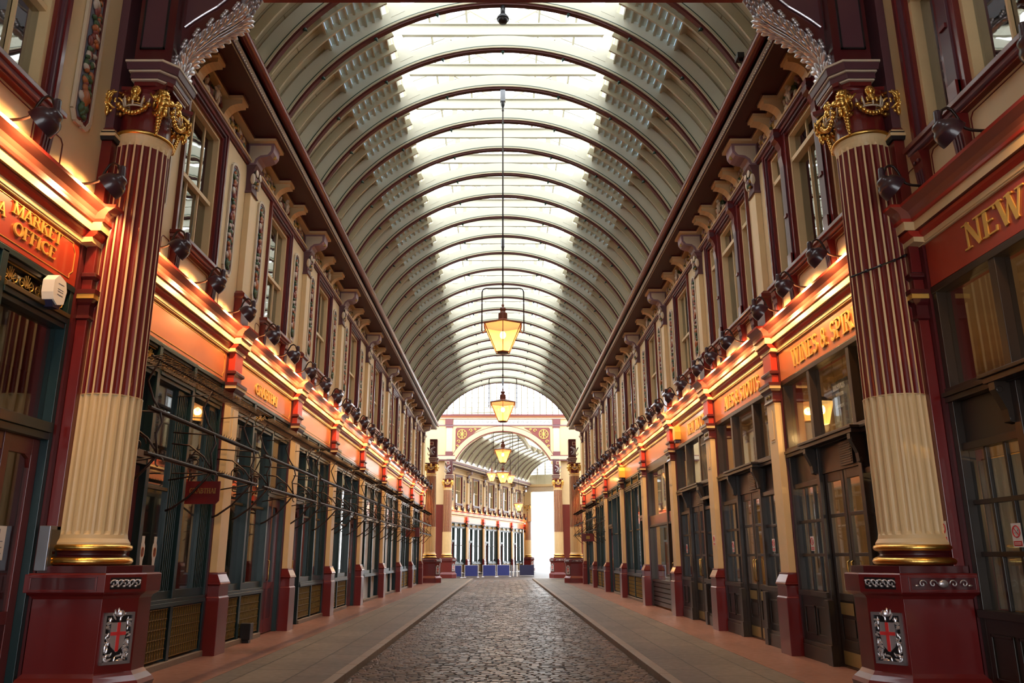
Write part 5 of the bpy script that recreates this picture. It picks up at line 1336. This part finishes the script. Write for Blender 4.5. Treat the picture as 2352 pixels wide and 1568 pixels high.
def no_smoking(lab, sd, y, z, n, s_=1.0):
    t = wall_thing('no_smoking_sign', lab, 'sign', sd, y)
    w_, h = .075 * s_, .115 * s_
    b = MB(); b.box(n, n + .004, -w_, w_, z - h, z + h, 'sign_white'); b.build('plate', t)
    b = MB(); cz = z + .035 * s_; r = .055 * s_; pts = [(n + .006, r * math.cos(q / 20 * 2 * PI), cz + r * math.sin(q / 20 * 2 * PI)) for q in range(21)]
    b.tube(pts, .006 * s_, 'sign_red', 5, cap=False); b.bar((n + .006, -.038 * s_, cz + .038 * s_), (n + .006, .038 * s_, cz - .038 * s_), .010 * s_, 'sign_red', .003)
    b.box(n + .004, n + .006, -w_ + .012, w_ - .012, z - h + .012, z - h + .06 * s_, 'sign_red'); b.build('prohibition_ring', t)
    b = MB(); b.bar((n + .005, -.03 * s_, cz - .012 * s_), (n + .005, .022 * s_, cz - .012 * s_), .012 * s_, 'black', .002); b.bar((n + .005, .02 * s_, cz), (n + .005, .03 * s_, cz + .02 * s_), .005, 'black', .002)
    b.box(n + .0062, n + .0068, -w_ + .025, w_ - .025, z - h + .04 * s_, z - h + .046 * s_, 'sign_white'); b.box(n + .0062, n + .0068, -w_ + .025, w_ - .025, z - h + .026 * s_, z - h + .032 * s_, 'sign_white'); b.build('cigarette', t)
no_smoking('no smoking sign on the red pilaster beside the near right column', 1, 9.05, 1.86, .125)
no_smoking('no smoking sign on the window pane at the extreme near right', 1, 8.06, 1.80, -.062)
no_smoking('no smoking sign in the pub window just past the near right column', 1, 13.42, 1.80, -.062)
no_smoking('no smoking sign in the second pub window on the right', 1, 18.05, 1.80, -.062)
no_smoking('no smoking sign low on the window beside the second right pilaster', 1, 15.35, 1.80, -.062)
no_smoking('small no smoking sign in the third pub window on the right', 1, 22.6, 1.80, -.062)
no_smoking('small no smoking sign on the cream shaft of the second right pilaster', 1, 18.93, 1.95, .121)
for k, (y, lab) in enumerate(((11.72, 'left of two white badge stickers on the near left shop window'), (12.13, 'right of two white badge stickers on the near left shop window'))):
    t = wall_thing('badge_sticker', lab, 'sticker', -1, y)
    out = [(-.035, 1.45), (.035, 1.45), (.045, 1.55), (.075, 1.62), (.075, 1.74), (.045, 1.79), (.045, 1.88), (-.045, 1.88), (-.045, 1.79), (-.075, 1.74), (-.075, 1.62), (-.045, 1.55)]
    b = MB(); b.prism(out, 'x', -.136, -.133, 'sign_white'); b.build('sheet', t); b = MB(); pts = [(-.131, .035 * math.cos(q / 12 * 2 * PI), 1.66 + .065 * math.sin(q / 12 * 2 * PI)) for q in range(13)]; b.tube(pts, .007, 'fruit_orange', 5, cap=False); b.box(-.133, -.130, -.01, .015, 1.60, 1.72, 'fruit_red'); b.build('emblem', t)
t = wall_thing('alarm_box', 'yellow alarm box on the NEW MOON fascia on the right', 'alarm box', 1, 22.55)
b = MB(); b.prism([(-.13, 4.78), (.13, 4.78), (.16, 5.0), (.10, 5.16), (-.10, 5.16), (-.16, 5.0)], 'x', -.028, .14, 'yellow_box'); b.build('case', t, bevel=.01); b = MB(); b.box(0, .12, -.08, .08, 4.70, 4.78, 'dark_blue'); b.build('strobe', t)
t = wall_thing('alarm_box', 'small yellow alarm box low on the fourth right fascia pilaster', 'alarm box', 1, 33.2)
b = MB(); b.prism([(-.16, 4.72), (.16, 4.72), (.18, 5.0), (.10, 5.14), (-.10, 5.14), (-.18, 5.0)], 'x', -.028, .22, 'yellow_box'); b.build('case', t, bevel=.01); b = MB(); b.box(0, .12, -.08, .08, 4.64, 4.72, 'dark_blue'); b.build('strobe', t)
t = wall_thing('window_poster', 'grey poster reading LIVE SPORTS hung in the upper pub window on the right', 'poster', 1, 12.02)
b = MB(); b.box(-.19, -.18, -.30, .30, 3.52, 4.22, 'poster'); b.build('sheet', t); fit(t, 'LIVE SPORTS', .42, .085, 4.08, n=-.179, m='sign_white', serif=False); fit(t, 'NEW MOON', .26, .05, 3.98, n=-.179, m='sign_white', serif=False); fit(t, 'SPORTS', .22, .045, 3.80, n=-.179, m='sign_white', serif=False)
b = MB(); b.tube([(-.185, -.18, 4.22), (-.185, -.2, 4.56)], .006, 'brass', 5); b.tube([(-.185, .18, 4.22), (-.185, .2, 4.56)], .006, 'brass', 5); b.build('cord', t)
t = wall_thing('light_box', 'small white illuminated box on the door canopy inside the pub window', 'light box', 1, 11.72); b = MB(); b.box(-.28, -.20, -.14, .14, 3.44, 3.58, 'sign_white'); b.build('case', t)
t = thing('gutter_camera', 'small black box camera on the right gutter roll', 'camera', (4.12, 12.1, 9.93)); b = MB(); b.box(-.06, .06, -.09, .09, 0, .10, 'black'); b.box(-.02, .12, -.02, .02, -.03, .0, 'black'); b.build('body', t, bevel=.006)
# sagging cable from the right cornice round the column
cb_ = MB(); pts = []
for q in range(13):
    f = q / 12; a = -PI * .12 - f * PI * .85
    pts.append((COLX + .36 * math.cos(a), 9.3 + .36 * math.sin(a), 5.22 - .42 * math.sin(f * PI / 2) + .12 * f))
pts = [(4.88, 8.80, 5.66), (4.9, 8.82, 5.45)] + pts
cb_.tube(pts, .012, 'black', 6)
for q in range(3, 13, 2): cb_.blob(pts[q], .022, 'black', seg=6, rings=4)
o = cb_.build('cable'); tag(o, 'black cable looped round the shaft of the near right column', 'cable')
t = thing('floor_socket_box', 'small dark box on the pavement against the second left shopfront', 'box', (-4.92, 16.2, 0)); b = MB(); b.box(-.10, .10, -.10, .10, .06, .36, 'black'); b.box(-.07, .07, -.07, .07, 0, .06, 'black'); b.build('case', t, bevel=.01)

# ---- things lit inside the pub
def indoor_lantern(lab, y, n, z, s_=1.0, kind='lantern'):
    t = wall_thing('window_lantern' if kind == 'lantern' else 'bar_light', lab, 'lamp', 1, y)
    b = MB()
    if kind == 'lantern':
        def r4(r, zz): return [(n + r * math.cos(PI / 4 + k * PI / 2), r * math.sin(PI / 4 + k * PI / 2), zz) for k in range(4)]
        b.loft([r4(.10 * s_, z - .25 * s_), r4(.21 * s_, z + .13 * s_)], 'lit_glass', cap=False); b.build('glazing', t)
        b = MB(); b.blob((n, 0, z), (.055, .055, .08), 'bulb_window'); b.build('bulb', t, smooth=True)
        b = MB(); b.loft([r4(.22 * s_, z + .13 * s_), r4(.06, z + .22 * s_)], 'black'); b.tube([(n, 0, z + .2 * s_), (n, 0, 4.655)], .012, 'black', 6); b.build('hood', t)
    else:
        b.blob((n, 0, z), (.06, .06, .06), 'bulb_window'); b.build('bulb', t, smooth=True); b = MB(); b.tube([(n, 0, z), (n, 0, 4.655)], .008, 'black', 5); b.build('flex', t)
    lamp_light('bulb_light', 'POINT', (n, 0, z - .3), 30.0 if kind == 'lantern' else 110.0, (1.0, .58, .22), t, .08)
indoor_lantern('glowing lantern hung inside the pub window just past the near right column', 13.35, -.42, 4.0)
indoor_lantern('glowing lantern hung inside the window of the third pub front on the right', 20.3, -.35, 4.0, .95)
for y, n, z, lab in ((11.75, -1.6, 2.55, 'bare glowing bar light seen through the near pub door'), (16.4, -1.8, 2.5, 'bare glowing bar light seen through the second pub door'), (15.7, -2.2, 2.7, 'bare glowing bar light deep inside the second pub window'), (7.0, -2.0, 2.6, 'bare bar light deep inside the pub beside the camera'), (25.2, -1.5, 3.2, 'bare bulb inside the fourth right shop')):
    indoor_lantern(lab, y, n, z, 1, 'bar')
for i in range(3):                                  # net curtains behind the small panes of the pub fronts
    a, c = BAYS[i]; m = (a + c) / 2; hb = (c - a) / 2
    for s_ in (-1, 1):
        t = wall_thing('cafe_curtain', 'pale cafe curtain, %s window of the pub front %s' % ('near' if s_ > 0 else 'far', POS[i]), 'curtain', 1, m)
        b = MB(); ya, yb = sorted((s_ * .86, s_ * (hb - .12))); n = 24
        A = [(-.19 + .012 * math.sin(q * 1.9), ya + (yb - ya) * q / n) for q in range(n + 1)]
        b.loft([[(x, y, 1.07) for x, y in A] + [(x - .006, y, 1.07) for x, y in reversed(A)], [(x, y, 2.6) for x, y in A] + [(x - .006, y, 2.6) for x, y in reversed(A)]], 'curtain'); b.build('cloth', t)
        b = MB(); b.tube([(-.25, ya - .02, 2.62), (-.25, yb + .02, 2.62)], .01, 'brass', 6); b.build('rod', t)

# ================================================================== FAR END: CROSS ARCH, CURVED STREET BEYOND
YF = 63.3
b = MB()
AC, AR = 6.99, 4.20
ain = [(AR * math.cos(a), AC + AR * math.sin(a)) for a in [math.asin((8.95 - AC) / AR) + (PI - 2 * math.asin((8.95 - AC) / AR)) * q / 36 for q in range(37)]]
for i in range(36):
    (x0, z0), (x1, z1) = ain[i], ain[i + 1]
    b.loft([[(x0, YF, z0), (x1, YF, z1), (x1, YF, 12.5), (x0, YF, 12.5)], [(x0, YF + .5, z0), (x1, YF + .5, z1), (x1, YF + .5, 12.5), (x0, YF + .5, 12.5)]], 'cream_wall')
for sd in (-1, 1):
    b.box(sd * abs(ain[0][0]), sd * 4.6, YF, YF + .5, 8.95, 12.5, 'cream_wall'); b.box(sd * 4.6, sd * 10.2, YF, YF + .5, 5.5, 12.5, 'cream_wall'); b.box(sd * 4.6, sd * 10.2, YF, YF + .5, 0, 5.5, 'maroon')
structure(b.build('wall_far_gable'))
b = MB()
A2 = [(x * 1.0, z) for x, z in ain]
def arcring(r0, r1, y0, m):
    P0 = []; 
    for q in range(37):
        a = math.asin((8.95 - AC) / AR) + (PI - 2 * math.asin((8.95 - AC) / AR)) * q / 36
        P0.append([(r0 * math.cos(a), y0, AC + r0 * math.sin(a)), (r1 * math.cos(a), y0, AC + r1 * math.sin(a)), (r1 * math.cos(a), YF, AC + r1 * math.sin(a)), (r0 * math.cos(a), YF, AC + r0 * math.sin(a))])
    b.loft(P0, m)
arcring(AR - .01, AR + .06, YF - .16, 'maroon'); arcring(AR + .06, AR + .42, YF - .12, 'cream'); arcring(AR + .42, AR + .47, YF - .08, 'maroon')
b.box(-5.2, 5.2, YF - .10, YF, 11.68, 11.76, 'mauve_light'); b.box(-5.2, 5.2, YF - .14, YF, 12.22, 12.32, 'pale_trim'); b.box(-5.2, 5.2, YF - .22, YF, 12.32, 12.44, 'fruit_orange'); b.box(-5.2, 5.2, YF - .3, YF, 12.44, 12.56, 'maroon')
for sd in (-1, 1):
    b.box(sd * 3.74, sd * 5.2, YF - .40, YF, 8.86, 8.95, 'maroon'); b.box(sd * 3.74, sd * 5.2, YF - .45, YF, 8.95, 9.22, 'pale_trim'); b.box(sd * 3.80, sd * 5.2, YF - .36, YF, 9.22, 9.3, 'maroon')
    b.box(sd * 3.98, sd * 4.55, YF - .08, YF, 9.3, 9.62, 'maroon'); b.box(sd * 4.02, sd * 4.50, YF - .06, YF, 9.62, 11.5, 'pale_trim'); b.box(sd * 3.98, sd * 4.55, YF - .08, YF, 11.5, 11.68, 'maroon')
    b.box(sd * 4.0, sd * 4.6, YF - .16, YF, 11.76, 12.2, 'maroon')
structure(b.build('trim_far_arch'))
for sd in (-1, 1):
    t = thing('spandrel_panel', 'pierced red and gold rosette panel in the %s spandrel of the distant arch' % SIDE[sd], 'wall panel', (sd * 3.05, YF - .02, 10.9))
    b = MB(); pts = [(sd * -1.35, .62), (sd * .62, .62), (sd * .72, .5), (sd * .72, -1.35)] + [(sd * (.55 - q * .30), -1.10 + q * .32 - .004 * q * q) for q in range(0, 6)]
    b.prism(pts, 'y', -.03, 0, 'fruit_red'); b.build('field', t)
    b = MB()
    for q in range(8):
        a = q * PI / 4; b.bar((sd * .2, -.05, .1), (sd * .2 + .32 * math.cos(a), -.05, .1 + .32 * math.sin(a)), .07, 'gold_paint', .03)
    b.tube([(sd * .2 + .36 * math.cos(q / 16 * 2 * PI), -.05, .1 + .36 * math.sin(q / 16 * 2 * PI)) for q in range(17)], .03, 'gold_paint', 5, cap=False)
    for (cx, cz, r) in ((-.5, .38, .15), (-.85, .46, .10), (.45, -.5, .15), (.55, -.85, .10)):
        b.tube([(sd * (cx + r * (1 - q / 20) * math.cos(q / 16 * 2 * PI)), -.05, cz + r * (1 - q / 20) * math.sin(q / 16 * 2 * PI)) for q in range(17)], .03, 'gold_paint', 5)
    b.build('rosette', t)
t = thing('star_frieze', 'row of small grey six-pointed stars along the beam of the distant arch', 'frieze', (0, YF - .02, 11.98))
b = MB(); b.box(-3.95, 3.95, -.02, 0, -.20, .20, 'sign_white'); b.build('band', t)
b = MB()
for k in range(22):
    x = -3.7 + k * 7.4 / 21
    for o in (0, PI):
        p = [(x + .11 * math.sin(o + q * 2 * PI / 3), -.03, .11 * math.cos(o + q * 2 * PI / 3)) for q in range(3)]
        for q in range(3): b.bar(p[q], p[(q + 1) % 3], .022, 'grey_metal', .01)
o = b.build('stars', t); o['kind'] = 'stuff'
b = MB(); g = MB()
for k in range(19):
    x = -4.5 + k * .5; b.box(x - .035, x + .035, YF + .05, YF + .15, 12.5, 16.5, 'bar_shade')
for k in range(10): b.box(-4.8, 4.8, YF + .06, YF + .12, 12.75 + k * .40, 12.78 + k * .40, 'bar_shade')
g.box(-4.8, 4.8, YF + .13, YF + .135, 12.5, 16.5, 'glass_sky'); structure(b.build('window_gable_bars')); structure(g.build('window_gable_glass'))
b = MB()
for sd in (-1, 1): b.box(sd * 8.0, sd * 8.3, 51.4, YF + .5, 0, 11.0, 'cream_wall'); b.box(sd * 5.0, sd * 8.3, 51.2, 51.4, 0, 9.6, 'cream_wall')
structure(b.build('wall_far_crossing'))
# ---- the curved street beyond
TH = math.atan2(.32, .947); DX, DY = math.sin(TH), math.cos(TH)
OX, OY = -7.40, 66.0
def FP(y, n=0.0): return (OX + DX * y + DY * n, OY + DY * y - DX * n)
XFAR = Matrix.Translation((OX, OY, 0)) @ Matrix.Rotation(-TH, 4, 'Z')
b = MB(); LF = 31.0
fb = [(3.0 + k * 4.6 + .46, 3.0 + (k + 1) * 4.6) for k in range(6)]
b.box(-.40, -.001, 0, LF, 5.18, 6.30, 'cream_wall'); b.box(-.40, -.001, 0, LF, 8.96, 9.62, 'cream_wall'); b.box(-.4, -.06, 0, LF, 4.64, 5.18, 'maroon')
last = 0
for a, c in fb: m = (a + c) / 2; b.box(-.4, -.001, last, m - .9, 6.30, 8.96, 'cream_wall'); last = m + .9
b.box(-.4, -.001, last, LF, 6.3, 8.96, 'cream_wall'); b.box(-2.6, -2.5, 0, LF, 0, 9.5, 'interior_dark'); b.box(-2.6, -.4, 0, LF, 4.66, 4.76, 'interior')
structure(b.build('wall_far_street', xf=XFAR))
b = MB(); p, m_ = cornice_pts(0); b.strip(p, 0, LF, m_); b.box(0, .09, 0, LF, 9.0, 9.1, 'cream'); b.box(-.02, .15, 0, LF, 9.45, 9.53, 'cream'); b.box(-.05, .70, 0, LF, 9.53, 9.58, 'soffit_red')
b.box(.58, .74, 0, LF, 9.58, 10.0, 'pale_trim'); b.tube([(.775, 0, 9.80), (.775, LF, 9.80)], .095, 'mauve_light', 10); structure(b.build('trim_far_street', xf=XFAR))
sf = shop_green('small distant green shopfront, first of the curved street', 2.07); first = True
NTH = ['first', 'second', 'third', 'fourth', 'fifth', 'sixth', 'seventh', 'eighth']
for k, (a, c) in enumerate(fb):
    m = (a + c) / 2; x, y = FP(m)
    if k == 0: sf.location = (x, y, 0); sf.rotation_euler = (0, 0, -TH)
    else: dup(sf, (x, y, 0), -TH, 'small distant green shopfront, %s of the curved street' % NTH[k], 'curved street shopfronts')
    w_ = dup(wins['single'], (x, y, 0), -TH, 'x'); del w_['label']; w_.name = 'window_%d' % nwin; nwin += 1
    t = thing('fascia_board', 'pale red fascia board over the %s shop of the curved street' % NTH[k], 'shop sign', (x, y, 0), -TH); bb_ = MB(); bb_.box(-.058, -.03, -2.05, 2.05, 4.65, 5.19, 'fascia_red'); bb_.build('board', t)
    for q in (-1.45, 1.45):
        x, y = FP(m + q); dup(pan, (x, y, 0), -TH, 'tiny distant fruit garland panel %s the %s upper window of the curved street' % ('before' if q < 0 else 'after', NTH[k]))
    x, y = FP(m); 
    for q in (-1.5, 0, 1.5):
        x, y = FP(m + q); dup(lamp, (x, y, 0), -TH, 'tiny dark cornice lamp, %s over the %s shop of the curved street' % ({-1.5: 'first', 0: 'middle', 1.5: 'last'}[q], NTH[k]))
sf['group'] = 'curved street shopfronts'
for k in range(7):
    x, y = FP(3.0 + .23 + k * 4.6); dup(pil, (x, y, 0), -TH, 'tiny distant cream shop pilaster, %s of the curved street' % NTH[k]); dup(up, (x, y, 0), -TH, 'tiny distant upper pilaster and console, %s of the curved street' % NTH[k])
n = 0; y = 2.0
while y < LF - .2:
    x_, y_ = FP(y, 5.0); dup(rib0, (x_, y_, 0), -TH, 'pale distant roof rib, %s of the curved vault beyond the arch' % ORD[n], 'ribs of the curved vault'); n += 1; y += 1.6
b = MB()
for sd in (-1, 1):
    prev = None
    for i in range(15):
        tt = math.asin(4.55 / RO) + (math.asin(2.5 / RO) - math.asin(4.55 / RO)) * i / 14; p = rpa(RO, tt); xx = 5.0 + sd * p[0]
        if prev: b.add([(prev[0], 1.5, prev[1]), (xx, 1.5, p[1]), (xx, LF, p[1]), (prev[0], LF, prev[1])], [(0, 1, 2, 3)], 'roof_cream')
        prev = (xx, p[1])
b.box(9.5, 10.2, 9, LF, 0, 10.0, 'cream_wall'); b.box(9.3, 9.5, 9, LF, 9.55, 10.0, 'cream')
structure(b.build('ceiling_far_vault', xf=XFAR))
b = MB()
b.box(.3, 9.7, LF, LF + .3, 8.9, 9.5, 'pale_trim'); b.box(.3, 9.7, LF - .1, LF + .3, 9.5, 9.75, 'cream'); b.box(.3, 9.7, LF + .1, LF + .2, 9.75, 10.9, 'roof_cream')
for k in range(10): b.box(.6 + k * .95, .72 + k * .95, LF + .05, LF + .2, 9.7, 13.0, 'roof_cream')
for k in range(6): b.box(.3, 9.7, LF + .08, LF + .16, 11.1 + k * .35, 11.16 + k * .35, 'grey_metal')
b.box(.0, .9, LF - .3, LF + .4, 5.5, 8.9, 'cream_wall')
structure(b.build('wall_far_street_end', xf=XFAR))
x, y = FP(LF, .45); dup(colL, (x, y, 0), -TH, 'pale distant fluted column at the end of the curved street against the glare')
# ---- barriers before the far shops
bar_pts = [(-3.9, 67.3), (-2.6, 68.5), (-1.15, 69.8), (.05, 71.0)]
bl = None
for k, (x, y) in enumerate(bar_pts):
    lab = ['blue canvas barrier furthest left before the curved street', 'second blue canvas barrier from the left before the curved street', 'third blue canvas barrier, beside the gap, before the curved street', 'fourth blue canvas barrier, right of the others, before the curved street'][k]
    if bl is None:
        bl = thing('canvas_barrier', lab, 'barrier', (x, y, -.085), 0, 'blue canvas barriers'); b = MB(); b.box(-.52, .52, -.01, .01, .10, .95, 'blue'); b.build('canvas', bl)
        for s_ in (-1, 1): b = MB(); b.tube([(s_ * .57, 0, .02), (s_ * .57, 0, 1.0)], .02, 'silver', 8); b.lathe([(.001, 0), (.14, 0), (.13, .03), (.02, .04)], (s_ * .57, 0, 0), 'silver', 12); b.build('post', bl)
        b = MB(); b.tube([(-.57, 0, .96), (.57, 0, .96)], .012, 'silver', 6); b.build('rail', bl); bl.rotation_euler = (0, 0, .3)
    else: dup(bl, (x, y, -.085), .3, lab)
t = thing('stacked_barrier', 'grey folded barriers stacked beside the blue canvas ones', 'barrier', (1.0, 71.8, -.085))
for k in range(4): b = MB(); b.box(-.3 + k * .16, -.2 + k * .16, -.3, .3, 0, .95, 'grey_metal' if k % 2 == 0 else 'sign_white'); b.build('frame', t)
t = thing('canvas_barrier', 'dark canvas barrier at the right end of the row against the glare', 'barrier', (2.1, 72.7, -.085)); b = MB(); b.box(-.6, .6, -.2, .2, .08, .95, 'dark_blue'); b.build('canvas', t)
for s_ in (-1, 1): b = MB(); b.tube([(s_ * .63, 0, 0), (s_ * .63, 0, 1.0)], .02, 'grey_metal', 6); b.build('post', t)
